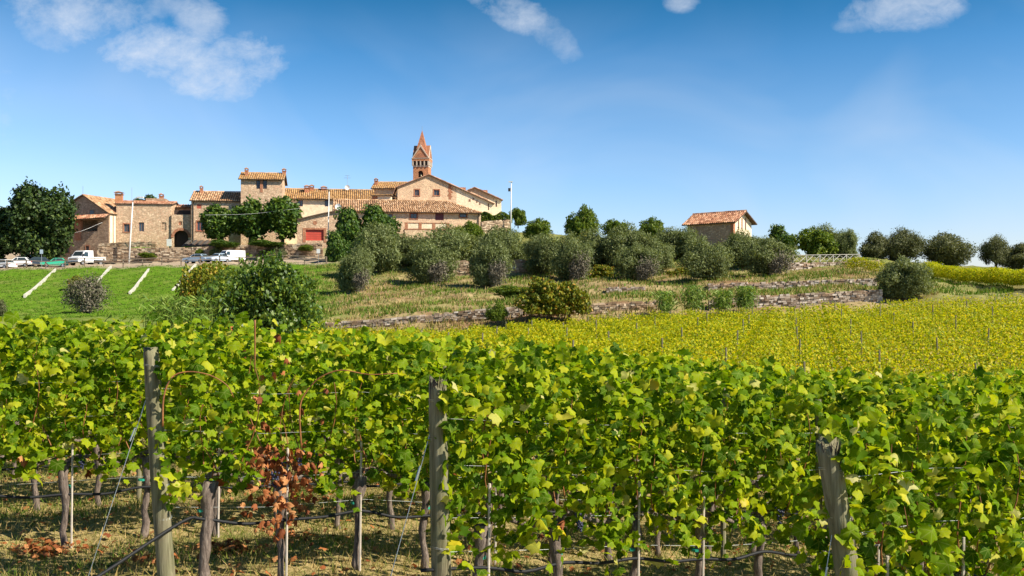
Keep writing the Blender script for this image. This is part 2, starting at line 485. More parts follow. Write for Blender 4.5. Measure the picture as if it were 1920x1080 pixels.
M['gate'] = plain('dark_gate_and_shade', (.05, .035, .03), .8)  # gate brown; in the bell tower it is used as painted shade
M['white_metal'] = plain('white_metal', (.72, .72, .70), .4)
M['grey_metal'] = plain('grey_metal', (.28, .30, .31), .5, .5)
M['lamp_glass'] = plain('lamp_glass', (.6, .62, .6), .2)
M['rail_wood'] = plain('rail_wood', (.24, .18, .13), .85, var=.3)
M['tyre'] = plain('tyre_rubber', (.02, .02, .02), .8)
M['rim'] = plain('wheel_rim', (.4, .4, .41), .35, .7)
M['paint_white'] = plain('white_paint', (.78, .78, .77), .3, var=.03, spec=.5)
M['paint_green'] = plain('green_paint', (.03, .34, .20), .3, var=.05, spec=.5)
M['paint_blue'] = plain('blue_paint', (.12, .22, .38), .3, var=.05, spec=.5)
M['paint_silver'] = plain('silver_blue_paint', (.42, .52, .62), .3, var=.05, spec=.5)
M['paint_dark'] = plain('dark_paint', (.035, .045, .06), .3, var=.05, spec=.5)
M['car_glass'] = plain('car_glass', (.03, .045, .05), .08, spec=.6)
M['black_plastic'] = plain('black_plastic', (.03, .03, .03), .6)
M['light_glass'] = plain('headlight_glass', (.7, .72, .72), .15, spec=.6)
M['red_glass'] = plain('tail_light', (.45, .02, .02), .2)
M['pipe'] = plain('drain_pipe', (.11, .07, .05), .5, .3)
M['concrete'] = plain('pale_concrete', (.50, .47, .40), .9, var=.25, scale=1.5)
M['asphalt'] = plain('asphalt', (.09, .085, .08), .95, var=.2, scale=1)
M['bronze'] = plain('bell_bronze', (.10, .09, .06), .4, .7)
M['dark_slate'] = plain('dark_shed_roof', (.06, .055, .05), .8, var=.3)


def tile_mat(name, stops):
    m, t, b = material(name)
    g = t.new('ShaderNodeNewGeometry')
    col = t.ramp(g.outputs['Random Per Island'], stops)
    tcn = t.new('ShaderNodeTexCoord')
    n = t.noise(tcn.outputs['Object'], .9, 5, .65)
    col = t.mix(t.math('MULTIPLY', t.math('SUBTRACT', n, .5), 2.6, clamp=True), col, (.30, .17, .07))
    t.link(col, b.inputs['Base Color']); b.inputs['Roughness'].default_value = .9; b.inputs['Specular IOR Level'].default_value = .15
    return m


M['tile'] = tile_mat('terracotta_tiles', [(0, (.20, .11, .06)), (.35, (.42, .24, .13)), (.7, (.55, .33, .18)), (1, (.62, .44, .28))])
M['tile_gold'] = tile_mat('golden_tiles', [(0, (.20, .11, .045)), (.4, (.42, .23, .09)), (.8, (.55, .33, .13)), (1, (.44, .30, .18))])
M['tile_red'] = tile_mat('red_brown_tiles', [(0, (.19, .08, .05)), (.5, (.40, .19, .11)), (1, (.54, .32, .21))])
STONE = tile_mat('dry_wall_stone', [(0, (.15, .10, .07)), (.35, (.30, .23, .17)), (.7, (.44, .36, .29)), (1, (.60, .52, .44))])
STONE_W = tile_mat('warm_wall_stone', [(0, (.18, .12, .08)), (.4, (.38, .27, .18)), (.8, (.54, .41, .28)), (1, (.66, .54, .39))])


# ------------------------------------------------------------------ ground
def ground_material():
    m, t, b = material('ground_cover')
    at = t.new('ShaderNodeAttribute', attribute_name='cover')
    sx = t.new('ShaderNodeSeparateColor'); t.link(at.outputs['Color'], sx.inputs[0])
    tcn = t.new('ShaderNodeTexCoord'); P = tcn.outputs['Object']
    nb = t.noise(P, .22, 6, .65); nm = t.noise(P, 1.7, 6, .7); nf = t.noise(P, 14, 5, .7)
    dry = t.ramp(nm, [(.32, (.17, .13, .06)), (.5, (.30, .23, .11)), (.68, (.42, .32, .16))])
    dry = t.mix(t.math('MULTIPLY', t.math('SUBTRACT', nb, .5), 7, clamp=True), dry, (.17, .19, .05))
    mp = t.new('ShaderNodeMapping'); mp.inputs['Scale'].default_value = (.16, .5, 1); t.link(P, mp.inputs[0])
    dry = t.mix(t.math('MULTIPLY', t.math('SUBTRACT', t.noise(mp.outputs[0], 1, 5, .7), .50), 9, clamp=True), dry, (.20, .12, .065))
    grn = t.ramp(nm, [(.3, (.05, .11, .008)), (.5, (.09, .18, .010)), (.66, (.14, .19, .03)), (.8, (.22, .19, .08))])
    grn = t.mix(t.math('MULTIPLY', t.math('SUBTRACT', nb, .52), 4, clamp=True), grn, (.19, .19, .06))
    near = t.ramp(nf, [(.30, (.11, .11, .03)), (.48, (.28, .22, .09)), (.62, (.42, .32, .15)), (.8, (.55, .42, .22))])
    near = t.mix(t.math('MULTIPLY', t.math('SUBTRACT', nm, .52), 6, clamp=True), near, (.10, .13, .025))
    gravel = t.ramp(nm, [(.3, (.26, .20, .14)), (.7, (.40, .32, .23))])
    col = t.mix(sx.outputs[0], dry, grn)
    col = t.mix(sx.outputs[1], col, near)
    col = t.mix(sx.outputs[2], col, gravel)
    t.link(col, b.inputs['Base Color']); b.inputs['Roughness'].default_value = 1; b.inputs['Specular IOR Level'].default_value = .05
    bp = t.new('ShaderNodeBump'); bp.inputs['Strength'].default_value = .7; bp.inputs['Distance'].default_value = .05
    t.link(nf, bp.inputs['Height']); t.link(bp.outputs[0], b.inputs['Normal'])
    return m


def build_ground():
    ks = np.linspace(-1.35, 1.35, 281)
    ys_ = np.unique(np.concatenate([np.linspace(-60, 3, 15), np.linspace(3, 22, 80), np.linspace(22, 80, 50), np.linspace(80, 165, 190),
                                    np.linspace(165, 215, 40), np.geomspace(215, 4900, 40), TY[:-1]]))
    Yg, K = np.meshgrid(ys_, ks, indexing='ij')
    X = K * np.maximum(Yg, 30) * np.where(Yg > 400, 1.6, 1.0)
    Z = ground(X, Yg)
    nr, nc = X.shape
    idx = np.arange(nr * nc).reshape(nr, nc)
    Fq = np.stack([idx[:-1, :-1], idx[:-1, 1:], idx[1:, 1:], idx[1:, :-1]], -1).reshape(-1, 4)
    me = np_mesh('ground', np.stack([X, Yg, Z], -1).reshape(-1, 3), Fq, [ground_material()], smooth=True)
    u = 960 + F * X / np.maximum(Yg, 4)
    sm = lambda a, b, x: np.clip((x - a) / (b - a), 0, 1)
    green = np.clip(1 - sm(600, 650, u + 14 * np.sin(Yg * .9)), 0, 1) * sm(60, 90, Yg)
    green = np.maximum(green, .45 * sm(116, 124, Yg)); green = np.maximum(green, .35 * sm(1640, 1740, u) * (Yg > 80))
    near = 1 - sm(24, 40, Yg)
    grav = sm(137, 140, Yg) * (1 - sm(158, 162, Yg) * (u > 195)) * (1 - sm(190, 220, Yg)) * (1 - sm(600, 660, u))
    col = np.stack([green, near, grav, np.ones_like(u)], -1).reshape(-1, 4).astype(np.float32)
    a = me.color_attributes.new('cover', 'FLOAT_COLOR', 'POINT'); a.data.foreach_set('color', col.ravel())
    tag(link('ground', me), kind='structure')


build_ground()


# ------------------------------------------------------------------ foliage generators
def unit(v):
    return v / np.maximum(np.linalg.norm(v, axis=-1, keepdims=True), 1e-9)


def place(base_v, base_f, pos, nrm, tip, sc):
    """copies of one small shape (x = side, y = towards the tip, z = normal) as one vertex/face array"""
    nrm = unit(nrm); tip = unit(tip - nrm * (tip * nrm).sum(-1, keepdims=True)); side = np.cross(tip, nrm)
    B = np.stack([side, tip, nrm], 1)                       # n,3,3
    sc = np.asarray(sc, float).reshape(-1, 1, 1)
    Vv = pos[:, None, :] + sc * np.einsum('vk,nkj->nvj', base_v, B)
    n, kv = len(pos), len(base_v)
    Ff = (base_f[None] + (np.arange(n) * kv)[:, None, None]).reshape(-1, base_f.shape[1])
    return Vv.reshape(-1, 3), Ff


LEAFQ_V = np.array([(0, -.5, 0), (.32, 0, .06), (0, .5, 0), (-.32, 0, .06)]); LEAFQ_F = np.array([[0, 1, 2, 3]])
SLIM_V = LEAFQ_V * np.array([.55, 1, 1])


def rdir(n, r):
    return unit(r.normal(size=(n, 3)))


def crown_mesh(name, mat, rad, nl, nleaf, size, slim=False, seed=0, flat_bottom=.35, spray=0.0, loose=.28, lobe=(.34, .52), fill=.25, updroop=0.2, smallest=.6, low=.85):
    """crown made of lobes covered by leaf faces; rad = half sizes, base of the crown at z=0"""
    r = np.random.default_rng(seed)
    rad = np.array(rad, float)
    c = rdir(nl, r) * (r.random((nl, 1)) ** .4) * .66
    c[:, 2] = np.maximum(c[:, 2], -flat_bottom)
    lr = r.uniform(lobe[0], lobe[1], nl); an = r.uniform(.75, 1.3, (nl, 3))
    pick = r.choice(nl, nleaf, p=lr ** 2 / (lr ** 2).sum())
    d = rdir(nleaf, r)
    rr = 1 - np.abs(r.normal(0, .16, nleaf)) + (spray + loose) * (r.random(nleaf) ** 3)
    inner = r.random(nleaf) < fill
    rr[inner] *= r.random(inner.sum()) ** .5
    p = c[pick] + d * an[pick] * (lr[pick] * rr)[:, None]
    p += .05 * np.sin(p[:, [1, 2, 0]] * 13 + seed) + .03 * np.sin(p[:, [2, 0, 1]] * 29)
    p[:, 2] = np.maximum(p[:, 2], -.98 + .1 * r.random(nleaf))
    p = p * rad; p[:, 2] += rad[2] * low
    b_ = p[:, 2] < .02; p[b_, 2] = r.random(b_.sum()) ** 2 * rad[2] * .35
    nrm = unit(d * .75 + r.normal(0, .8, (nleaf, 3)) + np.array([0, 0, updroop]))
    tip = unit(d * .6 + r.normal(0, .6, (nleaf, 3)) + np.array([0, 0, .3 if spray else -.1]))
    sc = size * r.uniform(smallest, 1.35, nleaf)
    Vv, Ff = place(SLIM_V if slim else LEAFQ_V, LEAFQ_F, p, nrm, tip, sc)
    return np_mesh(name, Vv, Ff, [mat])


def trunk_mesh(name, mat, h, r0, spread, nl=5, seed=0, stems=1):
    rr = random.Random(seed); mb = MB()
    for s_ in range(stems):
        bx, by = (rr.uniform(-.25, .25) * (stems > 1), rr.uniform(-.25, .25) * (stems > 1))
        mx, my = bx + rr.uniform(-.15, .15) * h * .4, by + rr.uniform(-.1, .1) * h * .4
        mb.tube([(bx, by, -.3), (bx * 1.1, by, h * .25), (mx, my, h * .5)], [r0 * 1.3, r0, r0 * .8], 7)
        for k in range(nl):
            a = rr.uniform(0, 6.28); q = rr.uniform(.5, 1) * spread
            mb.tube([(mx, my, h * .48), (mx + math.cos(a) * q * .4, my + math.sin(a) * q * .4, h * .75), (mx + math.cos(a) * q, my + math.sin(a) * q, h * rr.uniform(1, 1.35))],
                    [r0 * .6, r0 * .35, r0 * .12], 5)
    return mb.mesh(name, mat, smooth=True)


# ================================================================== BUILDINGS
class House:
    """a building whose front wall runs from photo column px0 to px1; local x along the front, y into the depth"""
    def __init__(s, name, label, cat, px0, px1, Y0, ybase, yaw=0.0, group=None):
        a = R(yaw); s.a = a; s.Y0 = Y0; s.px0 = px0
        s.c, s.s = math.cos(a), math.sin(a)
        s.X0 = (px0 - 960) / F * Y0
        s.zb = (HY - ybase) / F * Y0
        s.w = s.lx(px1)
        s.root = thing(name, (s.X0, Y0, s.zb), label, cat, group, rz=a)

    def lx(s, px):
        u = (px - 960) / F
        return (u * s.Y0 - s.X0) / (s.c - u * s.s)

    def lz(s, py, lx=0.0, ly=0.0):
        return (HY - py) / F * (s.Y0 + lx * s.s + ly * s.c) - s.zb

    def rect(s, pa, ya, pb, yb):
        x0, x1 = s.lx(pa), s.lx(pb)
        return x0, x1, s.lz(yb, (x0 + x1) / 2), s.lz(ya, (x0 + x1) / 2)


def wall_grid(mb, w, z0, h, holes, depth=.28, x0=0.0):
    xs = sorted(set([x0, w] + [v for q in holes for v in q[:2]])); zs = sorted(set([z0, h] + [v for q in holes for v in q[2:4]]))
    for i in range(len(xs) - 1):
        for j in range(len(zs) - 1):
            cx, cz = (xs[i] + xs[i + 1]) / 2, (zs[j] + zs[j + 1]) / 2
            if any(q[0] < cx < q[1] and q[2] < cz < q[3] for q in holes):
                continue
            mb.quad((xs[i], 0, zs[j]), (xs[i + 1], 0, zs[j]), (xs[i + 1], 0, zs[j + 1]), (xs[i], 0, zs[j + 1]))
    for a, b, c, d in [q[:4] for q in holes]:
        mb.quad((a, 0, c), (a, depth, c), (a, depth, d), (a, 0, d)); mb.quad((b, 0, c), (b, 0, d), (b, depth, d), (b, depth, c))
        mb.quad((a, 0, d), (a, depth, d), (b, depth, d), (b, 0, d)); mb.quad((a, 0, c), (b, 0, c), (b, depth, c), (a, depth, c))


def tiles(parent, A, B, Cc, mat, tw=.36, tl=.5, label=None):
    """barrel tiles on a slope: A eave start, B eave end, Cc = vector up the slope. Optional trims by callable keep(s,t)"""
    A, B, Cc = Vector(A), Vector(B), Vector(Cc)
    keep = None
    e = B - A; L = e.length; e.normalize(); H = Cc.length; c = Cc.normalized(); n = e.cross(c).normalized()
    return e, c, n, L, H


def tile_slope(name, parent, A, B, D, Cc, mat, tw=.36, tl=.45, slab=M['dark_timber'], seed=0):
    """a roof slope as a quadrilateral A,B (eave), Cc,D (ridge end above B, ridge end above A): slab + barrel tiles"""
    A, B, D, Cc = Vector(A), Vector(B), Vector(D), Vector(Cc)
    rr = random.Random(seed)
    e = (B - A); L = e.length; e.normalize()
    up = (D - A) - e * (D - A).dot(e); H = up.length; up.normalize()
    n = e.cross(up).normalized()
    if n.z < 0:
        n = -n
    mb = MB(); t = .14
    q = [A, B, Cc, D]; lo = [p - n * t for p in q]
    mb.add(q + lo, [(0, 1, 2, 3), (7, 6, 5, 4), (0, 4, 5, 1), (1, 5, 6, 2), (2, 6, 7, 3), (3, 7, 4, 0)])
    slab_o = mb.build(name, slab, parent)
    dA = (D - A).dot(e) / H; dB = (L - (Cc - A).dot(e)) / H     # trim of the two sides per metre up
    tb = MB(); nrow = max(1, int(H / tl))
    for r_ in range(nrow):
        s0 = r_ * H / nrow; s1 = (r_ + 1) * H / nrow + .05
        xa, xb = dA * s0, L - dB * s0
        ncol = max(1, int((xb - xa) / tw))
        for k in range(ncol):
            x = xa + (k + .5) * (xb - xa) / ncol + rr.uniform(-.02, .02); hw = tw * .40; hh = .12 + rr.uniform(-.015, .03)
            j = rr.uniform(-.06, .06)
            P = lambda xx, ss, hgt: A + e * xx + up * ss + n * hgt
            v = [P(x - hw, s0 - j, .004), P(x - hw * .45, s0 - j, hh), P(x + hw * .45, s0 - j, hh), P(x + hw, s0 - j, .004),
                 P(x - hw * .85, s1, .004), P(x - hw * .38, s1, hh * .7), P(x + hw * .38, s1, hh * .7), P(x + hw * .85, s1, .004)]
            tb.add(v, [(0, 1, 5, 4), (1, 2, 6, 5), (2, 3, 7, 6), (0, 3, 2, 1)])
    o = tb.build('roof_tiles', mat, slab_o); tag(o, kind='stuff')
    return slab_o


def window(h, q, pane, frame, surround=None, depth=.2, bars=True, name='window'):
    x0, x1, z0, z1 = q
    mb = MB(); f = .09
    mb.box(x0, x1, depth - .05, depth + .03, z0, z0 + f); mb.box(x0, x1, depth - .05, depth + .03, z1 - f, z1)
    mb.box(x0, x0 + f, depth - .05, depth + .03, z0 + f, z1 - f); mb.box(x1 - f, x1, depth - .05, depth + .03, z0 + f, z1 - f)
    if bars:
        xm = (x0 + x1) / 2; mb.box(xm - .035, xm + .035, depth - .05, depth + .03, z0 + f, z1 - f)
    fo = mb.build(name, frame, h.root)
    MB().box(x0 + f, x1 - f, depth, depth + .02, z0 + f, z1 - f).build('pane', pane, fo)
    if surround is not None:
        g = .17; sb = MB()
        sb.box(x0 - g, x0, -.03, .05, z0, z1); sb.box(x1, x1 + g, -.03, .05, z0, z1)
        sb.box(x0 - g, x1 + g, -.03, .05, z1, z1 + g); sb.box(x0 - g - .04, x1 + g + .04, -.07, .05, z0 - .12, z0)
        sb.build('window_surround', surround, h.root)
    return fo


def body(h, depth, zt, mat, holes=(), zb=-2.5, gable=None, name='wall', ztr=None):
    """four walls up to zt (ztr at the right end); gable = (apex x, apex z) on front and back"""
    w = h.w; mb = MB(); ztr = zt if ztr is None else ztr
    zg = min(zt, ztr)
    wall_grid(mb, w, zb, zg, list(holes))
    back = [(w, depth, zb), (0, depth, zb), (0, depth, zg), (w, depth, zg)]
    mb.quad(*back)
    mb.quad((0, depth, zb), (0, 0, zb), (0, 0, zt), (0, depth, zt)); mb.quad((w, 0, zb), (w, depth, zb), (w, depth, ztr), (w, 0, ztr))
    top = [(0, zg), (w, zg)]
    if ztr > zg: top.append((w, ztr))
    if gable: top.append(gable)
    if zt > zg: top.append((0, zt))
    if len(top) > 2:
        for y, rev in ((0, 0), (depth, 1)):
            p = [(x, y, z) for x, z in top]
            mb.add(p[::-1] if rev else p, [tuple(range(len(p)))])
    if not gable:
        mb.quad((0, 0, zt), (w, 0, ztr), (w, depth, ztr), (0, depth, zt))
    return mb.build(name, mat, h.root)


def roof_eave(h, depth, ze, rise, mat, over=.45, hip_l=0, hip_r=0, seed=0, side=.25):
    """ridge parallel to the front"""
    w = h.w; m = depth / 2; k = rise / m
    a = (-side, -over, ze - k * over); b = (w + side, -over, ze - k * over)
    rl = (-side + hip_l, m, ze + rise); rr_ = (w + side - hip_r, m, ze + rise)
    a2 = (-side, depth + over, ze - k * over); b2 = (w + side, depth + over, ze - k * over)
    r1 = tile_slope('roof', h.root, a, b, rl, rr_, mat, seed=seed)
    tile_slope('roof', h.root, b2, a2, rr_, rl, mat, seed=seed + 1)
    if hip_r: tile_slope('roof', h.root, b, b2, rr_, rr_, mat, seed=seed + 2)
    if hip_l: tile_slope('roof', h.root, a2, a, rl, rl, mat, seed=seed + 3)
    # ridge tiles
    n = max(2, int((rr_[0] - rl[0]) / .5)); tb = MB(); rd = random.Random(seed)
    for i in range(n):
        x = rl[0] + (i + .0) * (rr_[0] - rl[0]) / n; x2 = x + (rr_[0] - rl[0]) / n * .97
        z = ze + rise + .03 + rd.uniform(0, .03)
        tb.add([(x, m - .16, z), (x, m, z + .15), (x, m + .16, z), (x2, m - .14, z), (x2, m, z + .13), (x2, m + .14, z)], [(0, 1, 4, 3), (1, 2, 5, 4), (0, 2, 1)])
    tag(tb.build('ridge_tiles', mat, r1), kind='stuff')
    # gable ends under the roof
    if not hip_l or not hip_r:
        for x, hp in ((0, hip_l), (w, hip_r)):
            if not hp:
                MB().add([(x, 0, ze), (x, depth, ze), (x, m, ze + rise - .15)], [(0, 1, 2)]).build('gable', h.wallmat, h.root)
    return r1


def roof_gable(h, depth, zl, zr, apex, mat, over=.4, seed=0, side=.35):
    """ridge runs away from the viewer; apex=(x,z)"""
    w = h.w; ax, az = apex; kl = (az - zl) / max(ax, .01); kr = (az - zr) / max(w - ax, .01)
    A = (-side, -over, zl - kl * side); A2 = (-side, depth + over, zl - kl * side)
    Bv = (w + side, -over, zr - kr * side); B2 = (w + side, depth + over, zr - kr * side)
    r1 = tile_slope('roof', h.root, A2, A, (ax, depth + over, az + .1), (ax, -over, az + .1), mat, seed=seed)
    tile_slope('roof', h.root, Bv, B2, (ax, -over, az + .1), (ax, depth + over, az + .1), mat, seed=seed + 1)
    return r1


def chimney(roof, x, y, z0, z1, wdt=.6, mat=None, cap=True):
    mb = MB(); mb.box(x - wdt / 2, x + wdt / 2, y - wdt / 2, y + wdt / 2, z0, z1)
    if cap:
        mb.cur = 1
        mb.box(x - wdt * .62, x + wdt * .62, y - wdt * .62, y + wdt * .62, z1, z1 + .09)
        for sx in (-1, 1):
            for sy in (-1, 1):
                mb.box(x + sx * wdt * .42 - .06, x + sx * wdt * .42 + .06, y + sy * wdt * .42 - .06, y + sy * wdt * .42 + .06, z1 + .09, z1 + .32)
        mb.prism([(x - wdt * .7, z1 + .32), (x + wdt * .7, z1 + .32), (x, z1 + .58)], y - wdt * .7, y + wdt * .7)
    return mb.build('chimney', [mat or M['brick'], M['tile_red']], roof)


def pipe(h, x, z0, z1, y=-.1):
    MB().tube([(x, y, z0), (x, y, z1)], .07, 6).build('drainpipe', M['pipe'], h.root)


# ---- stone house with loggia, at the left beside the big evergreen
h = House('stone_house', 'brown stone house with open loggia under a lean-to roof beside the big evergreen', 'house', 100, 204, 168.5, 492, -15)
h.wallmat = M['stone_brown']
ze = h.lz(398, h.w); ap = (h.lx(157), h.lz(366, h.lx(157)))
ap = (ap[0], ap[1])
win = h.rect(168, 394, 177, 404); wl = h.rect(128, 396, 135, 406)
lo1, lo2 = h.rect(124, 413, 143, 437), h.rect(151, 413, 183, 434)
w1, w2 = h.rect(124, 464, 130, 474), h.rect(161, 461, 167, 473)
body(h, 9, ze - .0, M['stone_brown'], [lo1, lo2, w1, w2], gable=ap)
MB().box(lo1[0], lo2[1], 2.0, 2.2, lo1[2], lo1[3]).build('loggia_back_wall', M['stone_brown'], h.root)
for q in (w1, w2): window(h, q, M['glass'], M['frame'], M['brick'])
for q in (win, wl):
    sb = MB().box(q[0], q[1], -.05, .1, q[2], q[3]).build('window', M['frame'], h.root)
    MB().box(q[0] + .08, q[1] - .08, -.07, -.05, q[2] + .08, q[3] - .08).build('pane', M['glass'], sb)
MB().box(h.lx(143) - .25, h.lx(150) + .25, -.15, .4, lo1[2] - 1.2, lo1[3] + .1).build('pillar', M['brick'], h.root)
zt = h.lz(405, h.w)
tile_slope('lean_to_roof', h.root, (h.lx(112), -1.6, h.lz(412, h.w) - .1), (h.w + .3, -1.6, h.lz(408, h.w) - .1), (h.lx(112), .0, h.lz(404, h.w)), (h.w + .3, .0, h.lz(400, h.w)), M['tile_red'], seed=3)
rf = roof_gable(h, 9, ze, ze, ap, M['tile'], seed=5)
MB().tube([(ap[0], -.2, ap[1]), (ap[0], -.2, ap[1] + 1.5)], .03, 5).build('antenna', M['grey_metal'], rf)
x0 = h.w + .004
MB().box(x0, x0 + .06, .2, 8.8, -2, ze - .05).build('lit_side_wall', M['pale_plaster'], h.root)  # paler overlay: sunlight on the return wall put into its colour
pipe(h, h.w + .1, 2, ze - .3, 1.0)

# ---- long stone house front with two blue windows
h = House('long_stone_house', 'long tan stone house front with two dark blue windows behind the tall street lamp', 'house', 218, 321, 167.3, 470, 9)
h.wallmat = M['stone_warm']
ze = h.lz(381)
q1, q2, q3 = h.rect(232, 420, 243, 435), h.rect(260, 417, 270, 434), h.rect(303, 417, 312, 432)
body(h, 9, ze, M['stone_warm'], [q1, q2, q3])
window(h, q1, M['glass_blue'], M['frame'], M['brick']); window(h, q2, M['glass_blue'], M['frame'])
MB().box(q3[0], q3[1], .12, .2, q3[2], q3[3]).build('blocked_window', M['stone_brown'], h.root)
r_ = roof_eave(h, 9, ze, .75, M['tile_red'], over=.2, seed=8)
chimney(r_, h.lx(219) + .2, .8, ze - .2, h.lz(364), 1.1, M['tower_brick'])
chimney(r_, h.lx(289), 6.5, ze, h.lz(367, 0, 6), .7)
MB().tube([(h.lx(240), 3, ze), (h.lx(240), 3, ze + 3)], .03, 5).build('antenna', M['grey_metal'], r_)
MB().box(h.lx(262), h.lx(300), 5, 8, ze, h.lz(371, 0, 5)).build('roof_dormer', M['stone_brown'], r_)

# ---- gatehouse with arch
h = House('gatehouse', 'low stone gatehouse with a round arched gateway between two taller houses', 'house', 321.5, 358, 168.4, 468, 8)
ze = h.lz(402)
qa = h.rect(326, 432, 353, 466)
qs = h.rect(335, 415, 341, 422)
body(h, 7, ze, M['stone_warm'], [qa, qs])
mb = MB(); cx = (qa[0] + qa[1]) / 2; rad = (qa[1] - qa[0]) / 2; zc = qa[3] - rad; N = 14
arc = [(cx - rad * math.cos(math.pi * i / N), zc + rad * math.sin(math.pi * i / N)) for i in range(N + 1)]
for i in range(N):
    a, b = arc[i], arc[i + 1]
    mb.quad((a[0], .002, a[1]), (b[0], .002, b[1]), (b[0], .002, qa[3]), (a[0], .002, qa[3]))
mb.build('arch_spandrel', M['stone_warm'], h.root)
mb = MB()
for i in range(N):
    a0, a1 = math.pi * i / N, math.pi * (i + .93) / N; r1 = rad + .42
    c0, s0, c1, s1 = math.cos(a0), math.sin(a0), math.cos(a1), math.sin(a1)
    mb.prism([(cx - rad * c0, zc + rad * s0), (cx - rad * c1, zc + rad * s1), (cx - r1 * c1, zc + r1 * s1), (cx - r1 * c0, zc + r1 * s0)], -.06, .0)
mb.build('arch_ring', M['brick'], h.root)
MB().box(qa[0], qa[1], 1.2, 1.3, qa[2], qa[3]).build('gate', M['gate'], h.root)
MB().box(qs[0], qs[1], .1, .2, qs[2], qs[3]).build('niche', M['brick'], h.root)
MB().box(.2, h.w - .3, 1.2, 1.35, ze, h.lz(393)).build('terrace_rail', M['gate'], h.root)
mb = MB().box(.0, h.w, 4, 6.5, ze, h.lz(386, 0, 4)); mb.build('upper_wall', M['stone_brown'], h.root)
tile_slope('roof', h.root, (0, 3.6, h.lz(389, 0, 4)), (h.w, 3.6, h.lz(389, 0, 4)), (0, 5.5, h.lz(383, 0, 5)), (h.w, 5.5, h.lz(383, 0, 5)), M['tile_red'], seed=11)

# ---- red tiled house left of the tower house
h = House('tiled_house', 'stone house with striped red tile roof and red shutters between gateway and tower house', 'house', 358.5, 451, 168, 468, 9)
h.wallmat = M['stone_warm']; ze = h.lz(374)
q1, q2 = h.rect(369, 383, 378, 391), h.rect(369, 415, 381, 433)
body(h, 8, ze, M['stone_warm'], [q1, q2])
MB().box(q1[0], q1[1], .05, .15, q1[2], q1[3]).build('shutter', M['shutter'], h.root)
window(h, q2, M['glass'], M['shutter'], M['brick'])
r_ = roof_eave(h, 8, ze, 1.75, M['tile'], seed=13)
chimney(r_, h.lx(372), 3.4, ze + 1.2, ze + 2.2, .5)
pipe(h, .35, 0, ze - .4)

# ---- tower house
h = House('tower_house', 'tall square tower house with a pair of narrow windows under a gold tile roof', 'house', 451.5, 529, 168, 470, 9)
h.wallmat = M['stone_warm']; ze = h.lz(334)
q1, q2 = h.rect(480.5, 338, 487.5, 354), h.rect(493, 338, 500.5, 354)
body(h, 7.5, ze, M['stone_warm'], [q1, q2])
for q in (q1, q2): window(h, q, M['glass'], M['gate'], None)
MB().box(q1[1] + .02, q2[0] - .02, -.05, .1, q1[2] - .6, q1[3] + .1).build('brick_mullion', M['brick'], h.root)
r_ = roof_eave(h, 7.5, ze, 1.35, M['tile_gold'], over=.5, seed=17, side=.4)
chimney(r_, h.lx(460), 2.0, ze + .2, ze + 1.5, .55); chimney(r_, h.lx(530), 3.6, ze + .9, ze + 1.7, .6)

# ---- long house with gold roof
h = House('gold_roof_house', 'long low house with a gold tile roof and small windows right of the tower house', 'house', 531, 700, 176, 458, 9)
h.wallmat = M['pale_plaster']; ze = h.lz(370)
qs = [h.rect(558, 375, 568, 387), h.rect(609, 375, 618, 387), h.rect(655, 375, 664, 387)]
body(h, 8.5, ze, M['pale_plaster'], qs)
for q in qs: window(h, q, M['glass_blue'], M['purple'], None)
r_ = roof_eave(h, 8.5, ze, 1.95, M['tile_gold'], over=.55, seed=23)
chimney(r_, h.lx(574), 2.8, ze + .6, ze + 2.0, .8); chimney(r_, h.lx(583), 3.8, ze + .6, ze + 2.2, .7)
chimney(r_, h.lx(606), 4.0, ze + .6, ze + 2.0, .9)
mb = MB(); xx = h.lx(651)
mb.tube([(xx, 3.8, ze + 1.2), (xx, 3.8, ze + 4.6)], .03, 5); mb.tube([(xx - .6, 3.8, ze + 4.1), (xx + .6, 3.8, ze + 4.1)], .025, 4)
mb.tube([(xx - .4, 3.8, ze + 4.5), (xx + .4, 3.8, ze + 4.5)], .025, 4); mb.build('antenna', M['grey_metal'], r_)


def dish(parent, x, y, z, r):
    mb = MB(); n = 14; vs = [(0, 0.0, 0)]
    for k in (1, 2):
        for i in range(n):
            t = 2 * math.pi * i / n; rr_ = r * k / 2
            vs.append((rr_ * math.cos(t), -.22 * r * (k / 2) ** 2 * 1.3, rr_ * math.sin(t)))
    fs = [(0, 1 + i, 1 + (i + 1) % n) for i in range(n)] + [(1 + i, 1 + n + i, 1 + n + (i + 1) % n, 1 + (i + 1) % n) for i in range(n)]
    mb.add([(x + a, y + b, z + c_) for a, b, c_ in vs], fs)
    o = mb.build('satellite_dish', M['white_metal'], parent, smooth=True)
    MB().tube([(x, y + .02, z), (x, y + .3, z - r * 1.1)], .04, 5).build('bracket', M['grey_metal'], o)
    return o


tag(dish(r_, xx, 3.4, ze + 2.3, .45), label='white round dish on the roof ridge')

# ---- house block left of the church
h = House('shaded_house', 'small house block with gold tile roof tucked against the left of the church gable', 'house', 698, 757, 184, 430, 0)
h.wallmat = M['plaster']; ze = h.lz(352)
body(h, 9, ze, M['plaster'])
r_ = roof_eave(h, 9, ze, 1.5, M['tile_gold'], seed=29)
chimney(r_, h.lx(702), 2.4, ze + .4, ze + 1.5, .6)

h = House('brick_window_house', 'small pale gable wall with a bricked-up window above the long front roof', 'house', 697, 733, 171, 430, 0)
h.wallmat = M['pale_plaster']; ze = h.lz(366)
body(h, 6, ze, M['pale_plaster'])
q = h.rect(698, 368, 708, 378); MB().box(q[0], q[1], -.04, .08, q[2], q[3]).build('bricked_window', M['brick'], h.root)
tile_slope('roof', h.root, (-.2, -.3, ze), (h.w + .2, -.3, ze), (-.2, 6, ze + .5), (h.w + .2, 6, ze + .5), M['tile_gold'], seed=31)

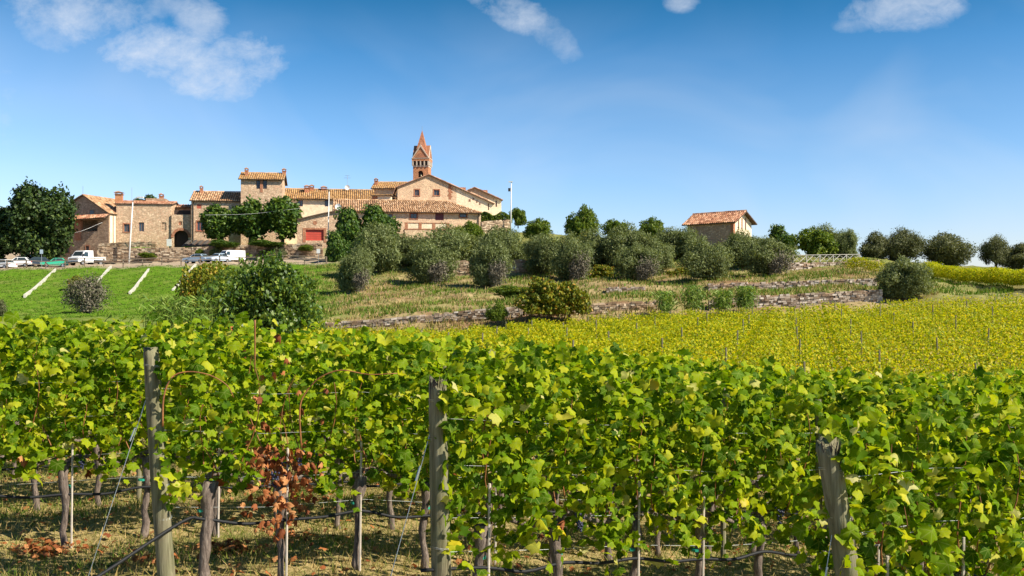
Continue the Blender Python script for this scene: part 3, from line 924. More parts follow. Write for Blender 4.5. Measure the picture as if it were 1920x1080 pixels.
# ---- church
h = House('church', 'wide gabled church front of tan stone with pale right wing and two small windows', 'church', 745.5, 924, 172, 425, 9)
h.wallmat = M['plaster']
zl = h.lz(350); zr = h.lz(378); ax = h.lx(804); az = h.lz(327)
xm = h.lx(856); zm = az - (az - zr) * (xm - ax) / (h.w - ax)
q1, q2 = h.rect(777.5, 355.5, 786, 367), h.rect(813.5, 356, 823.5, 366.5)
mb = MB(); wall_grid(mb, xm, -2.5, zr, [])
wall_grid(mb, xm, zr, h.lz(354), [q1, q2])
zz = h.lz(354); mb.add([(0, 0, zz), (xm, 0, zz), (xm, 0, zm), (ax, 0, az), (0, 0, zl)], [(0, 1, 2, 3, 4)])
mb.quad((0, 24, -2.5), (0, 0, -2.5), (0, 0, zl), (0, 24, zl))
mb.add([(h.w, 24, -2.5), (0, 24, -2.5), (0, 24, zl), (ax, 24, az), (h.w, 24, zr)], [(0, 1, 2, 3, 4)])
mb.build('wall', M['plaster'], h.root)
hs_ = [h.rect(879, 366, 882.5, 378), h.rect(886, 371, 889, 375), h.rect(893, 370, 895.5, 380), h.rect(898.5, 374, 901, 384), h.rect(915, 380, 917, 394)]
mb = MB(); zc_ = zr
wall_grid(mb, h.w, -2.5, zr, [(a, b, c, min(d, zr - .05)) for a, b, c, d in hs_ if c < zr - .5], x0=xm)
mb.add([(xm, 0, zr), (h.w, 0, zr), (xm, 0, zm)], [(0, 1, 2)])
mb.quad((h.w, 0, -2.5), (h.w, 24, -2.5), (h.w, 24, zr), (h.w, 0, zr))
mb.build('side_wing_wall', M['pale_plaster'], h.root)
for q in (q1, q2): window(h, q, M['glass'], M['frame'], M['brick'])
for a, b, c, d in hs_:
    d = min(d, zr - .05)
    if c < zr - .5: window(h, (a, b, c, d), M['glass'], M['frame'], bars=False)
    else:
        o = MB().box(a, b, -.03, .02, c, max(d, c + .4)).build('window', M['frame'], h.root)
bx = h.lx(844)
mb = MB(); rd = random.Random(4)
for i in range(16):
    z = h.lz(372) + i * .16; mb.box(bx - rd.uniform(.15, .45), bx + rd.uniform(.15, .5), -.03, .02, z, z + .14)
mb.build('brick_patch', M['brick'], h.root)
rf = roof_gable(h, 24, zl, zr, (ax, az), M['tile_red'], over=.35, seed=37, side=.3)
chimney(rf, h.lx(871), 3.0, h.lz(362), h.lz(346), 1.0, M['brick'], cap=False)

# ---- bell tower
h = House('bell_tower', 'square brick bell tower with white corbels and a pointed red spire', 'tower', 774.5, 803, 196, 420, -6)
wv = h.w; D = wv
zs = h.lz(313); zc0 = h.lz(311); zc1 = h.lz(302); zt0 = h.lz(296.5); gp = h.lz(271); spz = h.lz(241.5)
zb_, zt_ = h.lz(334), h.lz(320)
xc = wv / 2; hw = .5
mb = MB(); wall_grid(mb, wv, -2.5, zs, [(xc - hw, xc + hw, zb_, zt_)], depth=.5)
mb.quad((0, D, -2.5), (0, 0, -2.5), (0, 0, zs), (0, D, zs)); mb.quad((wv, 0, -2.5), (wv, D, -2.5), (wv, D, zs), (wv, 0, zs))
mb.quad((wv, D, -2.5), (0, D, -2.5), (0, D, zs), (wv, D, zs)); mb.build('wall', M['tower_brick'], h.root)
mb = MB().box(xc - hw, xc + hw, .6, .7, zb_, zt_); mb.build('belfry_shade_panel', M['gate'], h.root)  # dark panel standing in for the shade inside the belfry
mb = MB(); N = 8
for i in range(N):
    a0, a1 = math.pi * i / N, math.pi * (i + 1) / N
    mb.quad((xc - hw * math.cos(a0), -.003, zt_ - hw + hw * math.sin(a0)), (xc - hw * math.cos(a1), -.003, zt_ - hw + hw * math.sin(a1)), (xc - hw * math.cos(a1), -.003, zt_), (xc - hw * math.cos(a0), -.003, zt_))
mb.build('belfry_arch', M['tower_brick'], h.root)
mb = MB(); prof = [(.0, .62), (.12, .6), (.17, .45), (.2, .25), (.28, .06), (.33, 0)]
n = 10; vs = []
for r0, z0 in prof:
    for k in range(n):
        vs.append((xc + r0 * math.cos(6.283 * k / n), .28 + r0 * math.sin(6.283 * k / n), zb_ + .35 + z0))
mb.add(vs, [(i * n + k, i * n + (k + 1) % n, (i + 1) * n + (k + 1) % n, (i + 1) * n + k) for i in range(len(prof) - 1) for k in range(n)])
mb.build('bell', M['bronze'], h.root)
e = .22
MB().box(-.05, wv + .05, -.05, D + .05, zs, zc0 + .05).build('string_course', M['white_stone'], h.root)
mb = MB()
for f_ in range(4):
    for k in range(5):
        t = k / 4 * wv
        for p in ([(t, -e)], [(t, D + e)], [(-e, t)], [(wv + e, t)])[f_]:
            x, y = p
            MB().box(max(-e, x - .12), min(wv + e, x + .12), max(-e, y - .12), min(D + e, y + .12), zc0 + .05, zc1).build('corbel', M['white_stone'], h.root)
MB().box(0.02, wv - .02, 0.02, D - .02, zc0 + .05, zc1).build('corbel_shade_back', M['gate'], h.root)  # dark backing paints the shade in the holes between corbels
MB().box(-e, wv + e, -e, D + e, zc1, zt0 - .12).build('upper_stage', M['tower_brick'], h.root)
MB().box(-e - .06, wv + e + .06, -e - .06, D + e + .06, zt0 - .12, zt0).build('cornice', M['white_stone'], h.root)
a0, a1 = -e + .03, wv + e - .03; mid = (a0 + a1) / 2
mb = MB(); mb.prism([(a0, zt0), (a1, zt0), (mid, gp)], a0 + .08, D + e - .11)
mb.add([(a0 + .08, a0, zt0), (a0 + .08, a1, zt0), (a0 + .08, mid, gp), (a1 - .08, a0, zt0), (a1 - .08, a1, zt0), (a1 - .08, mid, gp)],
       [(0, 2, 1), (3, 4, 5), (0, 3, 5, 2), (1, 2, 5, 4)])
mb.build('cross_gable_roof', M['tile_red'], h.root)
mb = MB()
for sgn in (-1, 1):
    zi = lambda x: zt0 + (gp - zt0) * (1 - abs(x - mid) / (mid - a0))
    mb.prism([(mid + sgn * (mid - a0), zt0), (mid + sgn * (mid - a0 - .16), zt0), (mid, gp - .5), (mid, gp + .03)], a0 - .04, a0 + .12)
    p = [(mid + sgn * (mid - a0), zt0), (mid + sgn * (mid - a0 - .16), zt0), (mid, gp - .5), (mid, gp + .03)]
    mb.add([(a1 + .02, y, z) for y, z in p] + [(a1 - .10, y, z) for y, z in p], [(0, 1, 2, 3), (7, 6, 5, 4), (0, 4, 5, 1), (1, 5, 6, 2), (2, 6, 7, 3), (3, 7, 4, 0)])
mb.build('gable_edge', M['white_stone'], h.root)
mb = MB(); mb.prism([(a0 + .3, zt0 + .004), (a1 - .3, zt0 + .004), (mid, gp - .85)], a0 + .05, a0 + .1); mb.build('gable_panel', M['tower_brick'], h.root)
mb = MB(); mb.prism([(a0 + .75, zt0 + .1), (a1 - .75, zt0 + .1), (mid + .3, zt0 + .9), (mid - .3, zt0 + .9)], a0 + .0, a0 + .049); mb.build('gable_brick', M['brick'], h.root)
sb = 1.3; zb2 = h.lz(292)
MB().add([(mid - sb, mid - sb, zb2), (mid + sb, mid - sb, zb2), (mid + sb, mid + sb, zb2), (mid - sb, mid + sb, zb2),
          (mid, mid, spz)], [(0, 1, 4), (1, 2, 4), (2, 3, 4), (3, 0, 4)]).build('spire', M['brick'], h.root)
MB().tube([(mid, mid, spz - .2), (mid, mid, spz + .75)], .035, 5).build('finial', M['grey_metal'], h.root)

# ---- right end houses behind the church
h = House('pale_house', 'pale house with two chimneys behind the right end of the church', 'house', 868, 940, 192, 425, 9)
h.wallmat = M['pale_plaster']; zr = h.lz(373); ax = h.lx(890); az = h.lz(352)
q = h.rect(929, 376, 932, 388)
body(h, 12, zr, M['pale_plaster'], [q], gable=None)
mb = MB(); mb.add([(0, 0, zr), (h.w, 0, zr), (ax, 0, az), (0, 0, az - .8)], [(0, 1, 2, 3)]); mb.build('gable', M['plaster'], h.root)
window(h, q, M['glass'], M['frame'], bars=False)
rf = roof_gable(h, 12, az - .9, zr, (ax, az), M['tile_red'], seed=41, side=.3)
chimney(rf, h.lx(912), 3, h.lz(366), h.lz(353), 1.1, cap=False)
chimney(rf, h.lx(895), 3, h.lz(360), h.lz(349), .8, cap=False)

# ---- long front building with hipped roof
h = House('long_front_house', 'long cream house with a wide hipped tile roof in front of the church', 'house', 626, 901, 163, 438, 9)
h.wallmat = M['plaster']; ze = h.lz(392)
ze = h.lz(393)
qs = [h.rect(722, 401, 736, 411), h.rect(769.5, 400, 782, 410), h.rect(816, 399.5, 832, 413), h.rect(862, 398.5, 875, 407.5)]
body(h, 8, ze, M['plaster'], qs)
window(h, qs[0], M['glass'], M['frame']); window(h, qs[1], M['glass'], M['purple'], M['brick'])
o = MB().box(qs[2][0], qs[2][1], .08, .16, qs[2][2], qs[2][3]).build('shutter', M['purple'], h.root)
window(h, qs[3], M['glass_blue'], M['purple'], M['brick'])
roof_eave(h, 8, ze, 2.0, M['tile'], over=.6, hip_r=5.5, seed=47)
pipe(h, h.w - .35, 0, ze - .3); 
dish(h.root, h.lx(634), -.5, h.lz(388), .5)

h = House('brick_terrace', 'low brick banded terrace wall in front of the long cream house', 'terrace', 759, 842, 158.5, 446, 9)
za, zb_ = h.lz(417), h.lz(429)
mb = MB(); mb.box(0, h.w, 0, 4.5, -3, zb_ - .12); mb.build('lower_wall', M['plaster'], h.root)
MB().box(-.05, h.w + .05, -.05, 4.5, zb_ - .12, zb_ + .05).build('brick_band', M['brick'], h.root)
MB().box(0, h.w, 0, .3, zb_ + .05, za - .12).build('parapet', M['pale_plaster'], h.root)
MB().box(-.06, h.w + .06, -.06, .36, za - .12, za).build('coping', M['brick'], h.root)
for k in range(4):
    x = k * (h.w - .5) / 3; MB().box(x, x + .5, -.04, 0, zb_ + .05, za - .12).build('brick_pier', M['brick'], h.root)

# ---- garage building
h = House('garage', 'tan stone garage with a wide red door and curved sloping roofline', 'garage', 557, 640, 159.6, 462, 9)
h.wallmat = M['stone_warm']
zl_, zr_ = h.lz(413), h.lz(396)
q = h.rect(573.5, 430.5, 607, 451)
mb = MB(); wall_grid(mb, h.w, -2.5, zl_, [q])
tp = [(0, zl_), (h.w, zl_), (h.w, zr_), (h.lx(630), zr_), (h.lx(605), h.lz(401)), (h.lx(580), h.lz(407))]
mb.add([(x, 0, z) for x, z in tp], [tuple(range(len(tp)))])
mb.quad((h.w, 0, -2.5), (h.w, 7, -2.5), (h.w, 7, zr_), (h.w, 0, zr_)); mb.quad((0, 7, -2.5), (0, 0, -2.5), (0, 0, zl_), (0, 7, zl_))
mb.build('wall', M['stone_warm'], h.root)
mb = MB()
pl = [tp[0], tp[5], tp[4], tp[3], tp[2]]
for (xa, za_), (xb, zb2_) in zip(pl[:-1], pl[1:]):
    mb.add([(xa, -.35, za_), (xb, -.35, zb2_), (xb, 7, zb2_ + .2), (xa, 7, za_ + .2), (xa, -.35, za_ + .18), (xb, -.35, zb2_ + .18), (xb, 7, zb2_ + .38), (xa, 7, za_ + .38)],
           [(0, 3, 2, 1), (4, 5, 6, 7), (0, 1, 5, 4), (3, 7, 6, 2), (0, 4, 7, 3), (1, 2, 6, 5)])
mb.build('roof', M['dark_timber'], h.root)
d_ = MB().box(q[0], q[1], .2, .26, q[2], q[3]).build('garage_door', M['red_door'], h.root)
mb = MB()
for k in range(1, 5):
    z = q[2] + (q[3] - q[2]) * k / 5; mb.box(q[0], q[1], .18, .2, z - .03, z + .0)
mb.build('door_rail', M['shutter'], d_)
sb = MB(); sb.box(q[0] - .5, q[0], -.04, .1, q[2] - .3, q[3]); sb.box(q[1], q[1] + .4, -.04, .1, q[2] - .3, q[3]); sb.box(q[0] - .5, q[1] + .4, -.04, .1, q[3], q[3] + .25)
sb.build('door_surround', M['brick'], h.root)
mb = MB(); vx, vz = h.lx(590.5), h.lz(417.5)
mb.tube([(vx, -.03, vz), (vx, .06, vz)], .33, 12); mb.build('round_vent', M['brick'], h.root)

# ---- barn on the ridge
h = House('barn', 'small stone barn with a red tile roof standing alone on the olive ridge', 'barn', 1289, 1375, 146, 470, -44)
h.wallmat = M['stone_brown']; zb0 = h.zb
ze = h.lz(413, h.w); Dp = 4.9; ri = h.lz(396.5, h.w, 1.5) - ze + .1
body(h, Dp, ze, M['stone_brown'])
MB().add([(h.w + .003, 0, -2.5), (h.w + .003, Dp, -2.5), (h.w + .003, Dp, ze), (h.w + .003, Dp / 2, ze + ri - .2), (h.w + .003, 0, ze)], [(0, 1, 2, 3, 4)]).build('lit_gable_wall', M['pale_plaster'], h.root)  # pale overlay paints the sunlit gable lighter than the stone walls
MB().box(h.w - .45, h.w + .03, -.03, .45, -2.5, ze - .02).build('corner_bricks', M['brick'], h.root)
for y in (1.25, 2.15, 3.1):
    f_ = MB().box(h.w + .004, h.w + .05, y, y + .28, ze - 1.2, ze + .45).build('window', M['brick'], h.root)
    MB().box(h.w + .05, h.w + .06, y + .07, y + .21, ze - 1.1, ze + .38).build('pane', M['glass'], f_)
roof_eave(h, Dp, ze, ri, M['tile_red'], over=.5, seed=53, side=.7)

# ---- lean shed roof before the gate
h = House('shed', 'low lean-to shed with dark corrugated roof by the retaining wall', 'shed', 343, 402, 164, 470, 0)
body(h, 3, h.lz(463), M['stone_brown'], zb=-1)
o = tile_slope('roof', h.root, (-.4, -.6, h.lz(464)), (h.w + .4, -.6, h.lz(464)), (1.2, 3.2, h.lz(449)), (h.w - .2, 3.2, h.lz(449)), M['dark_slate'], tw=.9, tl=2.5, seed=59)


# ------------------------------------------------------------------ dry stone walls
def stone_wall(name, label, cat, path, mat, sw=.38, sh=.2, thick=.5, seed=0, back=M['stone_brown'], gap=.0, group=None):
    """path: list of (x, y, z_bottom, z_top)"""
    rr = random.Random(seed)
    P = [Vector(p[:2]) for p in path]
    root = thing(name, (P[0].x, P[0].y, path[0][2]), label, cat, group)
    O = Vector((P[0].x, P[0].y, path[0][2]))
    mb = MB(); core = MB()
    for a, b in zip(path[:-1], path[1:]):
        A, B = Vector(a[:2]), Vector(b[:2]); d = B - A; L = d.length
        if L < .01: continue
        d.normalize(); n = Vector((-d.y, d.x))
        if n.y > 0: n = -n
        rows = max(2, int(round(((a[3] - a[2]) + (b[3] - b[2])) / 2 / sh)))
        c = [(A - n * .1), (B - n * .1), (B - n * thick), (A - n * thick)]
        zt = [a[3] - .1, b[3] - .1, b[3] - .1, a[3] - .1]; zb = [a[2] - .3, b[2] - .3, b[2] - .3, a[2] - .3]
        core.add([(q.x - O.x, q.y - O.y, z - O.z) for q, z in zip(c, zb)] + [(q.x - O.x, q.y - O.y, z - O.z) for q, z in zip(c, zt)],
                 [(0, 3, 2, 1), (4, 5, 6, 7), (0, 1, 5, 4), (1, 2, 6, 5), (2, 3, 7, 6), (3, 0, 4, 7)])
        for r_ in range(rows):
            x = -rr.uniform(0, sw)
            while x < L:
                wl = sw * rr.uniform(.55, 1.5); xa, xb = max(x, 0), min(x + wl - .03, L); x += wl
                if xb - xa < .08 or rr.random() < gap: continue
                if r_ == rows - 1 and rr.random() < .25: continue
                f0, f1 = xa / L, xb / L
                zz0 = lambda f: a[2] + (b[2] - a[2]) * f; zz1 = lambda f: a[3] + (b[3] - a[3]) * f
                o = rr.uniform(-.05, .07); vs = []
                for f, xx in ((f0, xa), (f1, xb)):
                    hh = (zz1(f) - zz0(f)) / rows
                    for dz in (r_, r_ + .9 + rr.uniform(-.12, .12)):
                        z = zz0(f) + dz * hh
                        for t in (o + rr.uniform(-.03, .03), -.3):
                            q = A + d * xx + n * t; vs.append((q.x - O.x, q.y - O.y, z - O.z))
                mb.add(vs, [(0, 2, 3, 1), (4, 5, 7, 6), (0, 4, 6, 2), (2, 6, 7, 3), (1, 3, 7, 5), (0, 1, 5, 4)])
    core.build('wall_core', back, root)
    tag(mb.build('stones', mat, root), kind='stuff')
    return root


def img_path(pts, Y0, Y1):
    """pts: (px, y_bottom, y_top); depth runs from Y0 to Y1"""
    out = []; n = len(pts)
    for i, (px, yb, yt) in enumerate(pts):
        Y = Y0 + (Y1 - Y0) * i / (n - 1)
        out.append(((px - 960) / F * Y, Y, (HY - yb) / F * Y, (HY - yt) / F * Y))
    return out


stone_wall('retaining_wall', 'long rubble retaining wall below the village houses behind the car park', 'wall',
           img_path([(182, 489, 462), (240, 489, 464), (300, 488, 464), (360, 487, 463), (420, 487, 461), (480, 488, 458), (540, 490, 457), (605, 492, 455)], 158.2, 158), STONE_W, .5, .27, seed=1)
stone_wall('retaining_wall', 'upper brown retaining wall left of the gateway at the foot of the house', 'wall',
           img_path([(184, 466, 457), (240, 466, 453), (292, 466, 452)], 164, 164), STONE_W, .5, .25, seed=2)
stone_wall('terrace_wall', 'lower dry stone terrace wall at the left, broken and overgrown', 'wall',
           img_path([(578, 618, 603), (640, 615, 602), (700, 612, 599), (770, 606, 592), (830, 602, 586), (900, 598, 579), (980, 594, 574)], 81.5, 81.8), STONE, .36, .17, seed=3, gap=.06)
stone_wall('terrace_wall', 'lower dry stone terrace wall in the middle under the golden bush', 'wall',
           img_path([(984, 594, 574), (1060, 590, 572), (1140, 587, 567), (1232, 583, 563)], 81.8, 82), STONE_W, .36, .17, seed=4, gap=.04)
stone_wall('terrace_wall', 'pale dry stone terrace wall right of the reeds at the vineyard edge', 'wall',
           img_path([(1330, 583, 562), (1412, 581, 554), (1500, 577, 550), (1580, 573, 546), (1655, 569, 542)], 81.6, 81.8), STONE, .34, .16, seed=5)
stone_wall('terrace_wall', 'upper pale terrace wall above the reeds running right', 'wall',
           img_path([(1328, 548, 531), (1400, 547, 529), (1480, 545, 527), (1560, 542, 524), (1645, 539, 521)], 97.2, 97.2), STONE, .36, .18, seed=6)
stone_wall('terrace_wall', 'short pale block of terrace wall right of the golden bush', 'wall',
           img_path([(1137, 561, 538), (1210, 559, 537)], 97.2, 97.2), STONE, .36, .18, seed=7)
stone_wall('terrace_wall', 'tumbled stone wall fragment between two olives high on the slope', 'wall',
           img_path([(848, 513, 489), (880, 511, 487), (905, 508, 488), (990, 505, 486)], 118.4, 118.4), STONE_W, .42, .22, seed=8, gap=.05)
stone_wall('terrace_wall', 'pale wall under the white crossed fence on the ridge', 'wall',
           img_path([(1478, 508, 492), (1560, 506, 491), (1650, 503, 487)], 118.4, 121), STONE, .4, .2, seed=9)
stone_wall('garden_wall', 'short garden wall with stone coping right of the long cream house', 'wall',
           img_path([(903, 432, 415), (958, 430, 411)], 157, 159), STONE_W, .4, .2, seed=10)

# ------------------------------------------------------------------ car park: fence, lamps, signs, vehicles
def fence(label, pxs, ya, yb, Y0, Y1, step=2.0):
    n = 24; pts = []
    a = Vector(((pxs[0] - 960) / F * Y0, Y0)); b = Vector(((pxs[1] - 960) / F * Y1, Y1))
    L = (b - a).length; k = int(L / step)
    root = thing('rail_fence', (a.x, a.y, gz(a.x, a.y)), label, 'fence', 'wooden rail fences along the car park')
    O = root.location.copy(); prev = None
    pm = None
    for i in range(k + 1):
        q = a + (b - a) * i / k; z = gz(q.x, q.y)
        if pm is None:
            pm = MB().box(-.07, .07, -.07, .07, -.3, 1.15).mesh('fence_post', M['rail_wood'])
        link('post', pm, root, (q.x - O.x, q.y - O.y, z - O.z))
        if prev is not None:
            for hgt in (.62, 1.08):
                MB().tube([(prev[0] - O.x, prev[1] - O.y - .09, prev[2] + hgt - O.z), (q.x - O.x, q.y - O.y - .09, z + hgt - O.z)], .055, 5).build('rail', M['rail_wood'], root)
        prev = (q.x, q.y, z)


fence('long wooden rail fence along the car park edge above the grass slope', (-60, 520), 0, 0, 139.5, 140.5, 2.6)
fence('short pale rail fence by the path right of the white van', (530, 612), 0, 0, 138, 138, 2.4)


def lamp(label, px, yb, yt, Y, kind, lean=0.0):
    z0 = (HY - yb) / F * Y; x = (px - 960) / F * Y; H = (yb - yt) / F * Y
    root = thing('street_lamp', (x, Y, z0), label, 'street lamp', 'street lamps of the village')
    if kind == 'arm':
        MB().tube([(0, 0, -1.5), (lean * .5, 0, H * .5), (lean * .9, 0, H * .93)], [.14, .11, .08], 8).build('pole', M['white_metal'], root, smooth=True)
        p = Vector((lean * .9, 0, H * .93))
        MB().tube([p, p + Vector((.12, 0, .4)), p + Vector((.5, 0, .68)), p + Vector((1.0, 0, .76))], .09, 6).build('arm', M['white_metal'], root, smooth=True)
        MB().box(p.x + .7, p.x + 1.7, -.22, .22, p.z + .66, p.z + .9).build('lamp_head', M['lamp_glass'], root)
    elif kind == 'ball':
        MB().tube([(0, 0, -1.5), (lean, 0, H)], [.09, .06], 8).build('pole', M['white_metal'], root, smooth=True)
        MB().tube([(lean, 0, H), (lean, 0, H + .12), (lean, 0, H + .2)], [.15, .42, .1], 10).build('lamp_head', M['lamp_glass'], root)
    else:
        MB().tube([(0, 0, -1.5), (lean, 0, H)], [.11, .07], 8).build('pole', M['white_metal'], root, smooth=True)
        MB().box(lean - .45, lean + .25, -.15, .15, H - .05, H + .08).build('lamp_head', M['lamp_glass'], root)
        MB().box(lean - .5, lean - .12, -.2, .2, H - 1.5, H - 1.0).build('control_box', M['black_plastic'], root)
    return root


lamp('tall white street lamp with curved arm in front of the long stone house', 241, 490, 371, 157, 'arm', .75)
lamp('thin white street lamp with flat head right of the garage door', 614, 482, 357, 150, 'ball', .25)
lamp('slim white street lamp with a dark box at the right end of the village', 957.5, 428, 341, 158, 'box', .1)


def sign(label, px, yt, w_, h_, Y, mat, postm=M['grey_metal'], yb=None):
    p = hit(px, yb or 500, 130, 160) if yb is None else W(px, yb, Y)
    x = (px - 960) / F * Y; z = gz(x, Y); zt = (HY - yt) / F * Y
    root = thing('road_sign', (x, Y, z), label, 'sign')
    MB().tube([(0, 0, -.3), (0, 0, zt - z - .1)], .04, 6).build('pole', postm, root)
    MB().box(-w_ / 2, w_ / 2, -.07, -.045, zt - z - h_, zt - z).build('sign_board', mat, root)


sign('small pale road sign on a thin pole before the big evergreen', 78, 468, .45, .6, 143, M['paint_silver'])
sign('small white sign on a pole at the fence below the garage', 597, 467, .5, .6, 141, M['white_metal'])
b_ = thing('notice_board', W(317, 466, 167.6), 'small white notice board standing left of the arched gateway', 'notice board')
MB().box(-.4, .4, -.04, .04, .4, 1.6).build('board', M['white_metal'], b_)
mb = MB(); mb.box(-.4, -.34, .05, .1, 0, 1.5); mb.box(.34, .4, .05, .1, 0, 1.5); mb.build('leg', M['grey_metal'], b_)
# orange board fence behind the truck
b_ = thing('picket_fence', (W(126, 500, 152).x, 152, gz(W(126, 500, 152).x, 152)), 'short reddish picket fence between the green car and the white truck', 'fence')
for k in range(11):
    x = -1.0 + k * .21
    MB().box(x, x + .15, 0, .04, 0, 1.25 + .05 * (k % 3)).build('plank', M['tile_red'] if 0 else M['frame'], b_)
MB().box(-1.05, 1.3, .045, .09, .8, .9).build('rail', M['frame'], b_)


def car(name, label, px, Y, yaw, paint, L=4.2, Wd=1.7, kind='car', cat='car'):
    x = (px - 960) / F * Y; z = gz(x, Y)
    root = thing(name, (x, Y, z), label, cat, 'vehicles parked in the car park', rz=R(yaw))
    hL = L / 2; hw = Wd / 2

    def sect(profile, w0, w1, z0, z1, nm, mat, p=root):
        mb = MB(); n = len(profile); vs = []
        for sgn in (-1, 1):
            for (a, b) in profile:
                t = (b - z0) / (z1 - z0 + 1e-6); vs.append((a, sgn * (w0 + (w1 - w0) * max(0, min(1, t))), b))
        mb.add(vs, [tuple(range(n)), tuple(range(2 * n - 1, n - 1, -1))] + [(i, (i + 1) % n, (i + 1) % n + n, i + n) for i in range(n)])
        return mb.build(nm, mat, p)
    if kind == 'car':
        prof = [(-hL, .35), (hL - .05, .32), (hL, .5), (hL - .05, .72), (hL - .25, .82), (hL - 1.15, .93), (-hL + .7, .97), (-hL + .08, .9), (-hL - .02, .6)]
        bd = sect(prof, hw, hw * .93, .5, .97, 'body', paint)
        cab = [(hL - 1.2, .92), (hL - 1.75, 1.36), (hL - 2.0, 1.43), (-hL + .75, 1.42), (-hL + .25, .95)]
        sect(cab, hw * .93, hw * .72, .92, 1.43, 'cabin', paint)
        ws = MB(); a, b = (hL - 1.23, .96), (hL - 1.74, 1.36); off = .03
        ws.quad((a[0] + off, -hw * .84, a[1]), (a[0] + off, hw * .84, a[1]), (b[0] + off, hw * .70, b[1]), (b[0] + off, -hw * .70, b[1]))
        ws.build('windscreen', M['car_glass'], root)
        rw = MB(); rw.quad((-hL + .25, hw * .84, 1.0), (-hL + .25, -hw * .84, 1.0), (-hL + .68, -hw * .7, 1.38), (-hL + .68, hw * .7, 1.38)); rw.build('rear_window', M['car_glass'], root)
        for sgn in (-1, 1):
            y0, y1 = sgn * (hw * .93 + .005), sgn * (hw * .745 + .01)
            MB().quad((hL - 1.45, y0, .99), (hL - 2.05, y0, .99), (hL - 2.1, y1, 1.37), (hL - 1.85, y1, 1.37)).build('side_window', M['car_glass'], root)
            MB().quad((hL - 2.12, y0, .99), (-hL + .55, y0, 1.0), (-hL + .9, y1, 1.37), (hL - 2.16, y1, 1.37)).build('side_window', M['car_glass'], root)
            MB().box(hL - 1.5, hL - 1.35, sgn * hw * .95 - .08, sgn * hw * .95 + .08, .95, 1.08).build('mirror', paint, root)
        wr = .31; wx = (hL - .8, -hL + .75); fz = .62
    else:
        # cab with flat load bed (truck) or box (van)
        cl = 2.5 if kind == 'truck' else L
        prof = [(hL - cl, .45), (hL - .02, .4), (hL, .9), (hL - .1, 1.1), (hL - .55, 1.2), (hL - 1.05, 1.95), (hL - 1.25, 2.05), (hL - cl, 2.08)]
        bd = sect(prof, hw, hw * .88, 1.1, 2.08, 'body', paint)
        MB().quad((hL - .58, -hw * .86, 1.24), (hL - .58, hw * .86, 1.24), (hL - 1.0, hw * .78, 1.92), (hL - 1.0, -hw * .78, 1.92)).build('windscreen', M['car_glass'], root)
        for sgn in (-1, 1):
            y0, y1 = sgn * (hw * .985 + .005), sgn * (hw * .90 + .01)
            MB().quad((hL - .8, y0, 1.22), (hL - 1.65, y0, 1.22), (hL - 1.65, y1, 1.85), (hL - 1.12, y1, 1.85)).build('side_window', M['car_glass'], root)
            MB().box(hL - .75, hL - .62, sgn * (hw + .12) - .08, sgn * (hw + .12) + .08, 1.25, 1.6).build('mirror', M['black_plastic'], root)
        if kind == 'truck':
            MB().box(-hL, hL - cl - .08, -hw, hw, .75, .85).build('load_bed', M['grey_metal'], root)
            for sgn in (-1, 1):
                MB().box(-hL, hL - cl - .1, sgn * hw - .02, sgn * hw + .02, .85, 1.2).build('side_board', M['white_metal'], root)
            MB().box(-hL + .2, hL - cl, -.35, .35, .45, .75).build('chassis', M['black_plastic'], root)
        wr = .36; wx = (hL - .75, -hL + .85); fz = .7
        MB().box(hL - .03, hL + .04, -hw * .7, hw * .7, .75, .95).build('grille', M['black_plastic'], root)
    MB().box(hL - .08, hL + .05, -hw * .92, hw * .92, .32, .52).build('front_bumper', M['black_plastic'] if kind != 'car' else paint, root)
    for sgn in (-1, 1):
        MB().box(hL - .12, hL + .03, sgn * hw * .72 - .17, sgn * hw * .72 + .17, fz - .07, fz + .08).build('headlight', M['light_glass'], root)
        MB().box(-hL - .04, -hL + .05, sgn * hw * .75 - .1, sgn * hw * .75 + .1, .68, .85).build('tail_light', M['red_glass'], root)
    for wxx in wx:
        for sgn in (-1, 1):
            wo = MB().tube([(wxx, sgn * (hw - .2), wr), (wxx, sgn * (hw + .02), wr)], wr, 14).build('wheel', M['tyre'], root)
            MB().tube([(wxx, sgn * (hw - .1), wr), (wxx, sgn * (hw + .035), wr)], wr * .6, 10).build('rim', M['rim'], wo)
    return root


car('parked_car', 'white car at the left edge of the photo below the evergreen', 2, 146, 165, M['paint_white'])
car('parked_car', 'white car beside the left-edge car, its windscreen facing the slope', 34, 147, 190, M['paint_white'], 4.0)
car('parked_car', 'dark blue car beside the thin road sign', 67, 148, 200, M['paint_dark'])
car('parked_car', 'green hatchback right of the dark blue car', 102, 148, 205, M['paint_green'], 3.8)
car('truck', 'white cab truck with low load bed before the brown stone wall', 163, 149, 242, M['paint_white'], 4.5, 2.15, 'truck', 'truck').scale = (1.08, 1.08, 1.08)
car('parked_car', 'silver blue car parked below the shed roof', 369, 149, 160, M['paint_silver'], 4.0)
car('van', 'white van parked at the right end of the car park', 433, 150, 225, M['paint_white'], 4.6, 1.9, 'van', 'van').scale = (.86, .86, .86)
car('parked_car', 'pale blue car partly hidden beside the white van', 408, 148, 240, M['paint_silver'], 3.8)

for pts, lab in (([(385, 403, 156), (470, 401, 157), (566, 390, 158)], 'pale overhead cable crossing in front of the three green trees'),
                 ([(108, 442, 160), (150, 434, 160), (192, 417, 164)], 'overhead cable running up to the loggia of the stone house')):
    o = MB().tube(smooth_pts([W(*p) for p in pts]), .016, 4).build('overhead_cable', M['white_metal']); tag(o, lab, 'cable')

